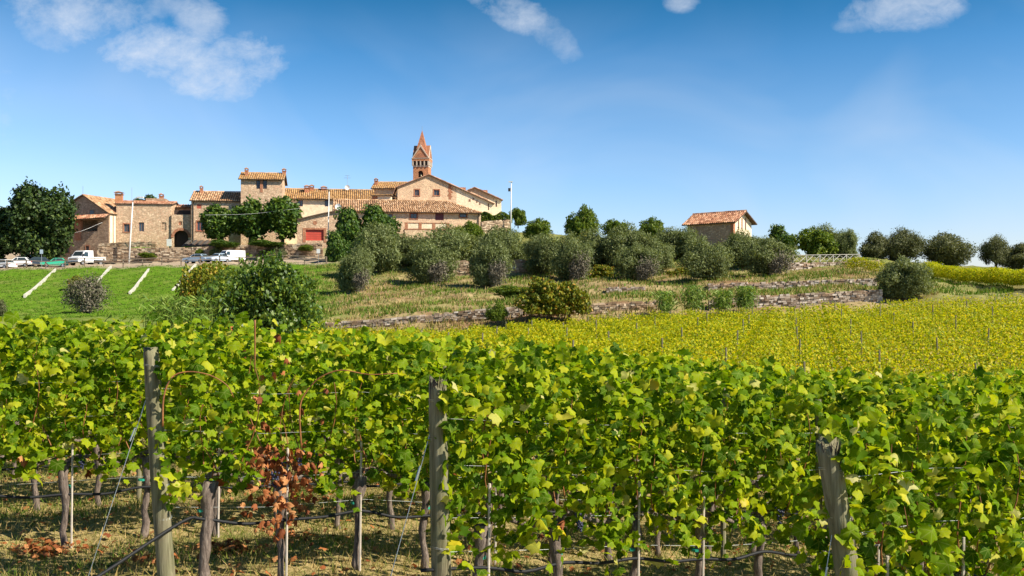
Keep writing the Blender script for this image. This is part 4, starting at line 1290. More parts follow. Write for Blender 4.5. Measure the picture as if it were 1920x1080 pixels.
# pale strips down the grass slope
for lab, (xa, ya), (xb, yb) in (('leftmost long pale concrete strip running down the green slope', (46, 558), (104, 507)),
                                ('short pale strip high on the slope behind the bare bush', (184, 526), (208, 503)),
                                ('pale strip on the slope between the bare bush and the fig', (243, 552), (279, 504)),
                                ('pale strip beside the yellow bush at the right of the slope', (324, 546), (367, 497))):
    A = hit(xa, ya, 85, 150); B = hit(xb, yb, 85, 150)
    root = thing('concrete_strip', A, lab, 'drain strip', 'pale strips on the green slope')
    L = (B - A).length; n = max(4, int(L / .9)); rd = random.Random(int(xa))
    d = Vector((B.x - A.x, B.y - A.y)).normalized(); s2 = Vector((-d.y, d.x))
    for i in range(n):
        f0, f1 = (i + .01) / n, (i + .99) / n
        vs = []
        hw = .115 + rd.uniform(-.012, .012); jz = 0.0
        for f in (f0, f1):
            for sg in (-1, 1):
                x = A.x + (B.x - A.x) * f + s2.x * sg * hw; y = A.y + (B.y - A.y) * f + s2.y * sg * hw
                vs.append((x - A.x, y - A.y, float(ground(x, y, False)) + .24 + jz - A.z))
        vs += [(a, b, c - .6) for a, b, c in vs]
        MB().add(vs, [(0, 1, 3, 2), (4, 6, 7, 5), (0, 4, 5, 1), (1, 5, 7, 3), (3, 7, 6, 2), (2, 6, 4, 0)]).build('slab', M['concrete'], root)

# white crossed fence on the ridge
p0 = hit(1487, 492, 112, 130); p1 = hit(1612, 488, 112, 135); p0 = Vector(((1487 - 960) / F * 120, 120, W(1487, 492, 120).z)); p1 = Vector(((1612 - 960) / F * 122, 122, W(1612, 490, 122).z))
root = thing('crossed_fence', p0, 'white rustic fence of slanting crossed rails on the ridge wall', 'fence')
n = 10; d = (p1 - p0)
for i in range(n + 1):
    q = d * i / n
    if i % 2 == 0: MB().box(q.x - .05, q.x + .05, q.y - .05, q.y + .05, q.z - .3, q.z + .85).build('post', M['concrete'], root)
    if i < n:
        q2 = d * (i + 1) / n
        MB().tube([(q.x, q.y, q.z + .05), (q2.x, q2.y, q2.z + .8)], .04, 5).build('cross_rail', M['concrete'], root)
        MB().tube([(q.x, q.y + .07, q.z + .8), (q2.x, q2.y + .07, q2.z + .05)], .03, 5).build('cross_rail', M['concrete'], root)
MB().tube([(0, -.03, .85), (d.x, d.y - .03, d.z + .85)], .04, 5).build('rail', M['concrete'], root)

# ================================================================== TREES
OL = [crown_mesh('olive_crown_%d' % i, M['olive'], (2.7, 2.7, 2.0), 40, 30000, .19, True, 100 + i, lobe=(.14, .38), flat_bottom=.6, spray=.12, low=.62, updroop=.5) for i in range(4)]
OLD = [crown_mesh('olive_crown_dull_%d' % i, M['olive_dull'], (2.7, 2.7, 1.9), 36, 22000, .19, True, 120 + i, lobe=(.13, .32), flat_bottom=.5, spray=.3) for i in range(2)]
OT = [trunk_mesh('olive_trunk_%d' % i, M['bark'], 1.5, .2, 1.2, 5, i) for i in range(3)]
TW = [crown_mesh('twig_skirt_%d' % i, M['twig'], (1.4, .9, 1.1), 14, 1500, .2, True, 300 + i, lobe=(.2, .5), flat_bottom=.8, spray=.4) for i in range(2)]


def tree(name, label, cat, px, yb, wpx, hpx, crown, trunk, cdim, gap=.25, Y=None, group=None, seed=0, twig=None, ymin=84, ymax=158):
    """crown is a shared mesh of full size cdim=(width, height); scaled so it spans wpx by hpx in the photo"""
    p = hit(px, yb, ymin, ymax) if Y is None else Vector(((px - 960) / F * Y, Y, 0))
    if Y is not None:
        p.z = (HY - yb) / F * Y
    sx = wpx / F * p.y / cdim[0]; sz = hpx / F * p.y / (cdim[1] + gap)
    root = thing(name, p, label, cat, group, rz=seed * 1.7, sc=(sx, sx, sz))
    if trunk is not None: link('trunk', trunk, root)
    if crown is not None: link('crown', crown, root, (0, 0, gap))
    if twig is not None:
        a = -seed * 1.7; v = Vector((.7, -1.95, 0)); v.rotate(Matrix.Rotation(a, 3, 'Z').to_euler())
        o = link('dead_twigs', twig, root, v); o.rotation_euler.z = a; tag(o, kind='stuff')
    return root


G = 'olive trees on the terraced slope'
od = (4.95, 3.35)
olives = [
    (668, 547, 84, 92, 'round grey-green olive nearest the green slope, lowest of its clump', 1),
    (706, 512, 112, 104, 'broad olive right behind the lowest clump olive', 0),
    (806, 532, 104, 92, 'large rounded olive with twiggy foot below the brick terrace', 1),
    (835, 505, 150, 88, 'wide olive crown hiding the foot of the cream house', 0),
    (920, 538, 88, 106, 'olive with grey bare twigs between wall fragment and bramble', 1),
    (938, 500, 120, 82, 'dark olive behind and above the twiggy one', 0),
    (1018, 516, 104, 92, 'dense olive at the middle of the grove', 0),
    (1072, 527, 86, 96, 'lighter olive with a bare grey skirt above the golden bush', 1),
    (1178, 500, 110, 88, 'tall olive behind the bushy one left of the barn', 0),
    (1196, 526, 92, 76, 'bushy low olive with bare twigs on its right', 1),
    (1265, 488, 100, 74, 'olive standing left in front of the barn', 0),
    (1322, 524, 100, 84, 'olive centred in front of the barn', 0),
    (1398, 500, 92, 74, 'olive below the barn gable', 0),
    (1440, 516, 100, 78, 'olive right of the barn with dark trunk', 1),
    (762, 500, 90, 74, 'half hidden olive between the two front left clumps', 0),
    (1120, 498, 84, 74, 'half hidden olive under the tall light green tree', 0),
    (1232, 505, 80, 66, 'half hidden olive left of the barn front row', 0),
]
for i, (px, yb, wp, hp, lab, tw) in enumerate(olives):
    tree('olive_tree', lab, 'olive tree', px, yb, wp, hp, OL[i % 4], OT[i % 3], od, .15, group=G, seed=i, twig=TW[i % 2] if tw else None)
tree('olive_tree', 'dark shrubby olive standing alone at the corner of the yellow vineyard', 'olive tree', 1696, 560, 104, 86, OL[1], OT[0], od, .05, group=G, seed=31, ymin=82)
for i, (px, yb, wp, hp, lab) in enumerate([
        (1642, 502, 84, 78, 'thin left olive of the skyline row on the right'), (1692, 504, 92, 80, 'second skyline olive left of the gap'),
        (1772, 509, 128, 84, 'round skyline olive standing free between two gaps'),
        (1868, 510, 64, 72, 'narrow skyline olive left of the last one'), (1914, 510, 112, 62, 'last broad skyline olive cut by the right edge')]):
    tree('olive_tree', lab, 'olive tree', px, yb, wp, hp, OLD[i % 2], OT[i % 3], (5.0, 3.5), .25, Y=150, group='skyline olives behind the right vineyard', seed=40 + i)
tree('olive_tree', 'dull olive cut by the left edge low on the green slope', 'olive tree', -14, 606, 66, 62, OLD[0], OT[1], (5.0, 3.5), .1, Y=88, seed=52)

# broad green trees
CH = [crown_mesh('broad_crown_%d' % i, M['chestnut'], (2.6, 2.6, 3.0), 48, 12000, .40, False, 140 + i, spray=.3, lobe=(.12, .34), flat_bottom=.5) for i in range(3)]
CT = trunk_mesh('broad_trunk', M['bark'], 2.6, .2, 1.2, 5, 3)
for i, (px, wp, yt, lab) in enumerate([(409, 72, 379, 'leftmost of the three dense green trees before the tower house'), (469, 84, 369, 'middle one of the three dense green trees before the tower house'),
                                       (530, 82, 368, 'rightmost of the three dense green trees, touching the garage')]):
    tree('broadleaf_tree', lab, 'tree', px, 462, wp * .9, 462 - yt, CH[i], CT, (4.5, 5.3), .9, Y=160.5, group='green trees before the tower house', seed=i)
OKC = crown_mesh('evergreen_crown', M['oak'], (5.6, 5.6, 7.2), 80, 34000, .5, False, 160, spray=.2, lobe=(.10, .26), fill=.15, flat_bottom=.8)
OKC2 = crown_mesh('evergreen_crown_low', M['oak'], (5.6, 5.6, 5.2), 64, 26000, .5, False, 161, spray=.15, lobe=(.10, .26), fill=.15, flat_bottom=.8)
OKT = trunk_mesh('evergreen_trunk', M['bark'], 4, .4, 2, 6, 8)
tree('evergreen_tree', 'tallest dark evergreen at the left rising above the stone house', 'tree', 76, 508, 146, 186, OKC, OKT, (10.6, 13), .5, Y=151)
tree('evergreen_tree', 'lower dark evergreen cut by the left edge of the photo', 'tree', 0, 507, 160, 142, OKC2, OKT, (10.6, 9.5), .5, Y=150)
tree('conifer', 'dark cedar top showing behind the roofs of the long stone house', 'tree', 272, 400, 64, 40, crown_mesh('cedar_crown', M['oak'], (4, 3, 1.2), 16, 1800, .45, False, 163, lobe=(.12, .3)), None, (7.6, 2.3), .1, Y=192)
GB = [crown_mesh('bush_crown_%d' % i, M['hedge'], (2.5, 2.5, 2.0), 34, 15000, .22, False, 170 + i, updroop=.5, lobe=(.14, .36), flat_bottom=.7, low=.65) for i in range(3)]
GOLD = [crown_mesh('golden_crown_%d' % i, M['gold_bush'], (2.5, 2.5, 1.8), 36, 9000, .24, False, 180 + i, lobe=(.12, .32), flat_bottom=.75, low=.5) for i in range(2)]
DK = crown_mesh('dark_bush_crown', M['chestnut'], (2.6, 2.6, 2.4), 44, 16000, .26, False, 190, lobe=(.14, .34), flat_bottom=.7, low=.6)
BT = trunk_mesh('bush_stems', M['bark'], 1.2, .07, .9, 4, 9, stems=3)
for px, yb, wp, hp, Y, cr, lab, nm in [
        (664, 500, 88, 100, 150, DK, 'dark leafy tree right of the garage lamp', 'tree'), (712, 470, 84, 78, 152, DK, 'dark leafy tree before the left half of the cream house', 'tree'),
        (636, 510, 60, 70, 143, DK, 'dark leafy bush at the fence end below the garage', 'bush'),
        (876, 455, 60, 40, 152, GB[0], 'yellow-green bush at the right end of the brick terrace', 'bush'),
        (972, 425, 34, 38, 162, GB[1], 'small green tree right of the slim lamp', 'tree'),
        (1010, 450, 62, 42, 150, GB[2], 'low brownish bush right of the slim lamp on the skyline', 'bush'),
        (1090, 455, 66, 70, 148, GB[0], 'tall light green tree rising above the middle olives', 'tree'),
        (1100, 470, 70, 46, 146, GOLD[1], 'yellow-brown bush at the foot of the light green tree', 'bush'),
        (1155, 460, 56, 52, 152, GB[1], 'green tree top left of the barn behind the olives', 'tree'), (1222, 460, 62, 54, 152, GB[2], 'green bush with yellow tips left of the barn', 'bush'),
        (1530, 492, 86, 68, 140, GB[1], 'bright green round bush behind the crossed fence', 'bush'), (1592, 492, 40, 70, 140, OL[2], 'narrow grey-green tree at the right end of the crossed fence', 'tree'),
        (1465, 488, 66, 60, 146, DK, 'dark bush on the skyline right of the barn', 'bush'), (1555, 486, 90, 66, 148, OL[3], 'grey-green tree behind the bright green bush', 'tree'),
        (1125, 525, 60, 36, 112, GOLD[0], 'yellow-green shrub under the middle olives', 'bush'),
        (1280, 525, 66, 30, 112, GOLD[1], 'low yellow shrub left of the barn olive', 'bush')]:
    tree('leafy_tree' if nm == 'tree' else 'leafy_bush', lab, nm, px, yb, wp, hp, cr, BT, (4.5, 3.2), .2, Y=Y)
tree('golden_bush', 'golden green bush growing over the lower terrace wall', 'bush', 1012, 590, 96, 76, GOLD[0], BT, (4.5, 2.7), .1, Y=79.5, group='golden bushes over the terrace wall')
tree('golden_bush', 'right half golden bush with orange tips over the terrace wall', 'bush', 1068, 590, 92, 70, GOLD[1], BT, (4.5, 2.7), .1, Y=79.5, group='golden bushes over the terrace wall')
tree('leafy_bush', 'bright green bramble in front of the lower wall', 'bush', 930, 602, 44, 34, GB[0], BT, (4.5, 3.2), .1, Y=79)
tree('leafy_bush', 'small green bramble on the terrace right of the twiggy olive', 'bush', 965, 566, 90, 34, GB[1], BT, (4.5, 3.2), .05, Y=93)
tree('golden_bush', 'yellow-green bush left of the fig on the green slope', 'bush', 402, 620, 150, 158, crown_mesh('yellow_bush_crown', M['gold_bush'], (2.5, 2.5, 2.0), 46, 18000, .16, False, 191, loose=.12, lobe=(.14, .34), flat_bottom=.75, low=.5), BT, (4.5, 3.2), .1, Y=74)
figc = crown_mesh('fig_crown', M['fig'], (3.4, 3.0, 2.35), 60, 26000, .17, False, 195, loose=.12, lobe=(.14, .34), smallest=.8, fill=.3, flat_bottom=.7, low=.5)
tree('fig_tree', 'large dark glossy fig bush at the foot of the green slope', 'fig tree', 510, 655, 236, 184, figc, BT, (6.0, 3.5), .05, Y=60)
tree('fig_tree', 'low right skirt of the fig bush by the broken wall', 'fig tree', 562, 636, 78, 84, figc, BT, (6.0, 3.5), .05, Y=61)
tree('leafy_bush', 'light green leafy bush filling the gap between yellow bush and fig', 'bush', 452, 645, 190, 172, crown_mesh('mound_crown', M['hedge'], (2.8, 2.6, 2.2), 46, 20000, .16, False, 193, loose=.12, lobe=(.14, .34), flat_bottom=.7, low=.5), BT, (5.2, 3.3), .05, Y=66)
bare = crown_mesh('sparse_crown', M['olive_dull'], (2.3, 2.3, 2.0), 14, 3800, .20, True, 197)
root = tree('bare_bush', 'half bare grey bush standing alone on the green slope', 'bush', 162, 588, 84, 78, bare, None, (4.4, 3.6), .25, ymin=84)
mb = MB(); r = random.Random(5)
for k in range(9):
    a = r.uniform(0, 6.28); x, y = math.cos(a) * .25, math.sin(a) * .25; q = r.uniform(.8, 1.8)
    mb.tube([(x, y, -.2), (x + math.cos(a) * q * .3, y + math.sin(a) * q * .3, 1.2), (x + math.cos(a) * q, y + math.sin(a) * q, r.uniform(2.4, 3.4))], [.14, .09, .02], 5)
mb.build('trunk', M['bark'], root)
tag(link('dead_twigs', crown_mesh('bare_twigs', M['twig'], (2.0, 1.8, 1.7), 24, 5000, .3, True, 310, lobe=(.14, .4), flat_bottom=.7, spray=.4), root, (0, 0, .2)), kind='stuff')
tree('leafy_bush', 'small reddish bush just above the bare bush on the slope', 'bush', 145, 540, 40, 26, GOLD[1], BT, (4.5, 2.7), .05, ymin=90)
# hedge on the garden wall, shrubs in the retaining wall
hv = []; hr = np.random.default_rng(5)
n = 5000; p = np.stack([hr.uniform(0, 5.0, n), hr.uniform(-.6, .6, n), hr.uniform(-.2, 1.55, n)], -1)
p[:, 2] *= (.85 + .2 * np.sin(p[:, 0] * 2.3)); Vv, Ff = place(LEAFQ_V, LEAFQ_F, p, rdir(n, hr) + np.array([.3, -.5, .5]), rdir(n, hr), hr.uniform(.15, .32, n))
o = link('hedge', np_mesh('hedge', Vv, Ff, [M['hedge']]), None, W(902, 416, 160)); tag(o, 'clipped green hedge on top of the garden wall', 'hedge')
for px, yb, wp, hp, lab, cr in ((405, 493, 30, 34, 'small olive green shrub behind the blue cars', OL[0]), (373, 478, 16, 12, 'tiny round shrub on top of the retaining wall', GB[0]),
                            (515, 492, 60, 34, 'straggly grey shrub before the retaining wall', OLD[0]), (276, 484, 36, 12, 'trailing creeper on the retaining wall below the arch', GB[1]),
                            (575, 470, 34, 12, 'low hedge strip right of the three green trees', GB[2]), (420, 464, 60, 13, 'low hedge under the leftmost dense tree', DK), (500, 463, 76, 12, 'low hedge under the middle and right dense trees', DK)):
    tree('shrub', lab, 'shrub', px, yb, wp, hp, cr, BT, (4.5, 3.2), .02, Y=157.5)

# reeds
def reeds(label, px, yb, wpx, hpx, Y, n, seed):
    r = np.random.default_rng(seed)
    p = Vector(((px - 960) / F * Y, Y, (HY - yb) / F * Y)); wd = wpx / F * Y / 2; H = hpx / F * Y
    root = thing('reed_clump', p, label, 'reeds', 'tall green reeds at the vineyard edge')
    mb = MB()
    for i in range(n):
        x = r.normal(0, wd * .5); y = r.normal(0, .5); h_ = H * r.uniform(.6, 1.0); lx, ly = r.normal(0, .18, 2)
        mb.tube([(x, y, -.2), (x + lx * .3, y + ly * .3, h_ * .6), (x + lx, y + ly, h_)], [.018, .014, .005], 3, False)
    tag(mb.build('stems', M['reed'], root), kind='stuff')
    m = n * 12
    pos = np.stack([r.normal(0, wd * .5, m), r.normal(0, .5, m), r.uniform(.1, .98, m) * H], -1)
    a = r.uniform(0, 6.28, m); tip = np.stack([np.cos(a), np.sin(a), r.uniform(.2, 1.4, m)], -1); nrm = np.stack([-np.sin(a), np.cos(a), .5 * np.ones(m)], -1) + r.normal(0, .4, (m, 3))
    Vv, Ff = place(LEAFQ_V * np.array([.25, 1, 1]), LEAFQ_F, pos, nrm, tip, r.uniform(.3, .6, m))
    tag(link('leaves', np_mesh('reed_leaves', Vv, Ff, [M['reed']]), root), kind='stuff')


for i, (px, wp, hp, lab) in enumerate([(1248, 34, 40, 'leftmost bright reed clump at the far vineyard edge'), (1302, 40, 50, 'tallest bright reed clump left of the pale terrace wall'),
                                       (1355, 44, 38, 'third reed clump along the far vineyard edge'), (1398, 34, 44, 'rightmost reed clump against the pale terrace wall')]):
    reeds(lab, px, 586 - i * 2, wp, hp, 79.6, 55, i)
reeds('wide stand of tall thin reeds left of the fig bush', 335, 622, 130, 66, 50, 60, 9)

# ================================================================== GRASS
def blades(name, n, xs, ys_, hmin, hmax, wd, mat, seed, mask=None, lean=.35):
    r = np.random.default_rng(seed)
    x, y = xs(r, n), ys_(r, n)
    if mask is not None:
        k = mask(x, y, r); x, y = x[k], y[k]
    z = ground(x, y); n = len(x)
    h_ = r.uniform(hmin, hmax, n); a = r.uniform(0, 6.28, n)
    if not np.isscalar(wd): wd = wd(y)
    dx, dy = np.cos(a) * wd / 2, np.sin(a) * wd / 2; l = r.normal(0, lean, (n, 2)) * h_[:, None]
    V0 = np.stack([x - dx, y - dy, z - .02], -1); V1 = np.stack([x + dx, y + dy, z - .02], -1); V2 = np.stack([x + l[:, 0], y + l[:, 1], z + h_], -1)
    Vv = np.stack([V0, V1, V2], 1).reshape(-1, 3); Ff = np.arange(3 * n).reshape(n, 3)
    o = link(name, np_mesh(name, Vv, Ff, [mat])); return tag(o, kind='stuff')


def clump(x, y, s1, s2):
    return (np.sin(x * s1 + 2 * np.sin(y * s2)) + np.sin(y * s1 * 1.3 + 1.7 * np.sin(x * s2 * .8))) * .25 + .5


o = blades('dry_grass', 150000, lambda r, n: r.uniform(-9, 8, n), lambda r, n: 4 + 16 * r.random(n) ** 1.5, .02, .11, .012, M['grass_dry'], 1, lean=.9)
tag(o, 'dry straw coloured grass under the vines')
o = blades('green_grass', 90000, lambda r, n: r.uniform(-9, 8, n), lambda r, n: 4 + 16 * r.random(n) ** 1.5, .03, .14, .011, M['grass_green'], 2, mask=lambda x, y, r: r.random(len(x)) < (clump(x, y, 1.9, 1.1) - .35) * 1.8, lean=.5)
tag(o, 'green grass tufts under the vines')


def uv_rand(u0, u1, y0, y1):
    ys_ = {}
    def fy(r, n):
        ys_['y'] = r.uniform(y0, y1, n); return ys_['y']
    return fy


def region(name, n, u0, u1, y0, y1, hmin, hmax, wd, mat, seed, label, mask=None):
    r = np.random.default_rng(seed); y = r.uniform(y0, y1, n); u = r.uniform(u0, u1, n); x = (u - 960) / F * y
    o = blades(name, n, lambda r_, n_: x, lambda r_, n_: y, hmin, hmax, wd, mat, seed + 1, mask)
    return tag(o, label)


region('slope_grass', 42000, -60, 630, 84, 140, .03, .16, .12, M['grass_green'], 11, 'short bright green grass on the slope below the car park')
region('terrace_grass', 60000, 570, 1760, 82.8, 136, .10, .42, .09, M['grass_dry'], 13, 'dry straw grass and weeds on the olive terraces', mask=lambda x, y, r: r.random(len(x)) < .25 + (clump(y * 2, x * .6, .5, .4) - .3) * 1.5)
region('terrace_weeds', 46000, 590, 1900, 82.8, 136, .15, .5, .12, M['grass_green'], 15, 'green weeds growing between the dry grass on the terraces', mask=lambda x, y, r: r.random(len(x)) < (clump(x, y, .55, .3) - .22) * 1.8)
region('edge_grass', 9000, 560, 1250, 64, 82, .2, .7, .10, M['grass_dry'], 17, 'tall dry grass between the yellow vines and the broken wall')


# ================================================================== VINES
def leaf_shape(teeth=True, seed=0, fold=.12, curl=.1):
    """palmate vine leaf: x side, y towards the tip, z normal; the stalk joins at the origin"""
    r = random.Random(seed)
    key = [(0, 1.0), (13, .84), (27, .70), (42, .84), (54, .93), (66, .80), (80, .66), (96, .74), (112, .78), (132, .64), (155, .56), (172, .26)]
    if not teeth:
        key = [(0, 1.0), (27, .70), (54, .92), (80, .64), (112, .76), (150, .56), (172, .26)]
    left = [(a, q * r.uniform(.92, 1.06)) for a, q in key[1:]]; right = [(a, q * r.uniform(.92, 1.06)) for a, q in key[1:]]
    pts = [(0, key[0][1])] + right + [(360 - a, q) for a, q in left[::-1]]
    V_ = [(0, 0.04, 0)]; ph = r.uniform(0, 6.28)
    for a, q in pts:
        t = R(a); x, y = math.sin(t) * q, math.cos(t) * q
        V_.append((x, y, -fold * abs(x) - curl * (x * x + y * y) + .13 * math.sin(3 * t + ph) * q))
    n = len(pts)
    F_ = [(0, 1 + (i + 1) % n, 1 + i) for i in range(n)]
    V_ = np.array(V_); V_[:, 1] += .0
    return V_, np.array(F_)


NL = 6
LS = [leaf_shape(True, i, fold=.12 + .22 * (i % 3), curl=.10 + .2 * (i % 2)) for i in range(NL)]
LSIMPLE = leaf_shape(False, 3)
LM = [np_mesh('vine_leaf_%d' % i, v, f, [M['vine_near']], smooth=True) for i, (v, f) in enumerate(LS)]
LMY = [np_mesh('gold_leaf_%d' % i, v, f, [M['leaf_gold']], smooth=True) for i, (v, f) in enumerate(LS[:2])]
_curl = [leaf_shape(True, 20 + i, fold=.9, curl=.7) for i in range(3)]
LMD = [np_mesh('dead_leaf_%d' % i, v * np.array([.6, 1, 1]), f, [M['leaf_dead']], smooth=True) for i, (v, f) in enumerate(_curl)]

RD = np.array([math.cos(R(30)), math.sin(R(30)), 0.0]); RN = np.array([RD[1], -RD[0], 0.0])   # along the row; towards the viewer
SP = .62


def canopy(n, r, zlo=.62, zhi=1.83, half=.36, thick=.23, top=.07):
    """leaf positions in row space (along, across, up) and normals, tips in world axes"""
    l = r.uniform(-half, half, n)
    z = zlo + (zhi - zlo) * r.random(n) ** .85
    droop = r.random(n) < .08; z[droop] -= r.uniform(0, .22, droop.sum())
    out = r.random(n) < top; z[out] = zhi + r.random(out.sum()) ** 2 * .2
    wv_ = thick * (.55 + .45 * np.sin(np.clip((z - zlo) / (zhi - zlo), 0, 1) * 3.1))
    s = np.where(r.random(n) < .5, -1, 1)
    a = s * wv_ * (1 - np.abs(r.normal(0, .28, n)))
    a = a + .09 * np.sin(l * 9 + z * 6)
    pos = l[:, None] * RD + a[:, None] * RN; pos[:, 2] = z
    nrm = s[:, None] * RN * .6 + r.normal(0, .75, (n, 3)) + np.stack([0 * z, 0 * z, r.uniform(.0, 1.0, n) + (z > zhi - .2) * .3], -1)
    tip = r.normal(0, .5, (n, 3)) + np.array([0, 0, -1.15]) + s[:, None] * RN * .25
    return pos, nrm, tip


def foliage(name, n, seed, mat, size, simple=True, dead=0, zlo=.55, zhi=1.77, half=.36, quad=False, thick=.23):
    r = np.random.default_rng(seed); pos, nrm, tip = canopy(n, r, zlo, zhi, half, thick)
    sc = size * r.uniform(.62, 1.18, n)
    if quad:
        Vv, Ff = place(LEAFQ_V * np.array([1.7, 1.2, 1]), LEAFQ_F, pos, nrm, tip, sc * 1.5)
    else:
        bv, bf = LSIMPLE; Vv, Ff = place(bv, bf, pos, nrm, tip, sc)
    return Vv, Ff


FO = []
for i in range(6):
    Vv, Ff = foliage('f', 430, 500 + i, None, .062); FO.append(np_mesh('vine_foliage_%d' % i, Vv, Ff, [M['vine']], smooth=True))
FOF = []
for i in range(4):
    Vv, Ff = foliage('f', 340, 520 + i, None, .066); FOF.append(np_mesh('vine_foliage_far_%d' % i, Vv, Ff, [M['vine_far']]))
YV = []
for i in range(5):
    Vv, Ff = foliage('y', 290, 540 + i, None, .066, quad=True, zlo=.5, half=.5, thick=.42); YV.append((Vv, Ff))
YM = [np_mesh('yellow_vine_foliage_%d' % i, v, f, [M['vine_yellow']]) for i, (v, f) in enumerate(YV)]


def trunk_v(seed, h_=.74):
    r = random.Random(seed); mb = MB(); n = 9
    pts = []; x = y = 0
    for i in range(n):
        z = -.06 + (h_ + .06) * i / (n - 1); x += r.uniform(-.02, .02); y += r.uniform(-.016, .016); pts.append((x, y, z))
    rad = [.042, .034, .029, .030, .028, .031, .034, .050, .046]; rad = [q * r.uniform(.8, 1.22) for q in rad]
    mb.tube(pts, rad, 8)
    me = mb.mesh('vine_trunk', M['vbark'], smooth=True)
    return me, pts[-1]


FOI = []
for i in range(4):
    r_i = np.random.default_rng(560 + i); pi_, ni_, ti_ = canopy(300, r_i, .66, 1.66, .36, .12)
    Vv, Ff = place(*LSIMPLE, pi_, ni_, ti_, r_i.uniform(.03, .06, 300)); FOI.append(np_mesh('inner_foliage_%d' % i, Vv, Ff, [M['vine']], smooth=True))
TR = [trunk_v(i) for i in range(6)]


def cordon_mesh(seed):
    r = random.Random(seed); mb = MB(); mb_pts = []
    for i in range(7):
        l = -.02 + .30 * i / 6 * 2
        mb_pts.append((RD[0] * l + r.uniform(-.01, .01), RD[1] * l + r.uniform(-.01, .01), .74 + .05 * math.sin(i * 1.1) + r.uniform(-.012, .012)))
    mb.tube(mb_pts, [.026, .022, .02, .019, .017, .015, .011], 7)
    return mb.mesh('cordon', M['vbark'], smooth=True)


CO = [cordon_mesh(i) for i in range(4)]


def cane_mesh(seed):
    r = random.Random(seed); l = r.uniform(-.05, .5); a = r.uniform(-.05, .05)
    pts = []; dl, da = r.uniform(-.14, .14), r.uniform(-.16, .16); top = r.uniform(1.3, 1.8)
    for i in range(7):
        t = i / 6; z = .76 + (top - .76) * t
        ll = l + dl * t + .05 * math.sin(t * 5 + seed) + r.uniform(-.01, .01); aa = a + da * math.sin(t * 2.4)
        if r.random() < .3: z -= .02
        pts.append((RD[0] * ll + RN[0] * aa, RD[1] * ll + RN[1] * aa, z))
    mb = MB(); mb.tube(pts, [.005, .0048, .0045, .004, .0035, .003, .002], 5, False)
    return mb.mesh('cane', M['cane'], smooth=True)


CA = [cane_mesh(i) for i in range(10)]
P0 = [(1.67, 5.2), (-.49, 6.4), (-2.58, 7.2)]
for k in range(3, 12):
    P0.append((P0[2][0] - 2.12 * (k - 2), P0[2][1] + 1.0 * (k - 2)))
ROWNAME = ['nearest row at the right', 'row behind the splintered middle post', 'row behind the tall left post', 'fourth row at the left', 'fifth row', 'sixth row', 'seventh row', 'eighth row', 'ninth row', 'tenth row', 'eleventh row', 'twelfth row']
ORD = ['first', 'second', 'third', 'fourth', 'fifth', 'sixth', 'seventh', 'eighth', 'ninth', 'tenth', 'eleventh', 'twelfth']
stake_me = MB().tube([(0, 0, -.1), (.012, 0, 1.02)], .009, 6).mesh('stake', M['stake'])
tie_me = MB().tube([(0, 0, 0), (0, 0, .018)], .034, 8).mesh('tie', M['tie'])


def leaf_objects(root, n, seed, half=.36, wither=False, zhi=1.83, zlo=.62, dead=.8):
    r = np.random.default_rng(seed)
    pos, nrm, tip = canopy(n, r, zlo, zhi, half)
    nrm = unit(nrm); tip = unit(tip - nrm * (tip * nrm).sum(-1, keepdims=True)); side = np.cross(tip, nrm)
    sc = r.uniform(.036, .068, n)
    big = r.random(n) < .06; sc[big] *= 1.3
    for i in range(n):
        q = r.random()
        if wither: me = LMD[i % 3] if q < dead else LM[i % NL]
        elif pos[i, 2] < .85 and q < .015: me = LMD[i % 3]
        elif q < (.022 if pos[i, 2] < 1.0 else .006): me = LMY[i % 2]
        else: me = LM[i % NL]
        o = bpy.data.objects.new('leaf', me); C.objects.link(o); o.parent = root
        s_ = sc[i] * (.75 if wither else 1)
        m = Matrix(((side[i, 0] * s_, tip[i, 0] * s_, nrm[i, 0] * s_, pos[i, 0]), (side[i, 1] * s_, tip[i, 1] * s_, nrm[i, 1] * s_, pos[i, 1]),
                    (side[i, 2] * s_, tip[i, 2] * s_, nrm[i, 2] * s_, pos[i, 2]), (0, 0, 0, 1)))
        o.matrix_local = m


def grapes(root, l, a, z, seed):
    r = np.random.default_rng(seed); n = 26
    ph = r.uniform(0, 6.28, n); zz = -r.random(n) * .13; rr_ = (.035 * (1 + zz / .15)) * r.uniform(.5, 1, n) + .004
    ico = bpy.data.meshes.get('one_grape')
    vs, fs = [], []
    base = []
    for i in range(3):
        pass
    mb = MB()
    for i in range(n):
        cx = l * RD[0] + a * RN[0] + math.cos(ph[i]) * rr_[i]; cy = l * RD[1] + a * RN[1] + math.sin(ph[i]) * rr_[i]; cz = z + zz[i]
        mb.tube([(cx, cy, cz - .008), (cx, cy, cz - .004), (cx, cy, cz + .004), (cx, cy, cz + .008)], [.003, .009, .009, .003], 6)
    return mb.build('grape_cluster', M['grape'], root, smooth=True)


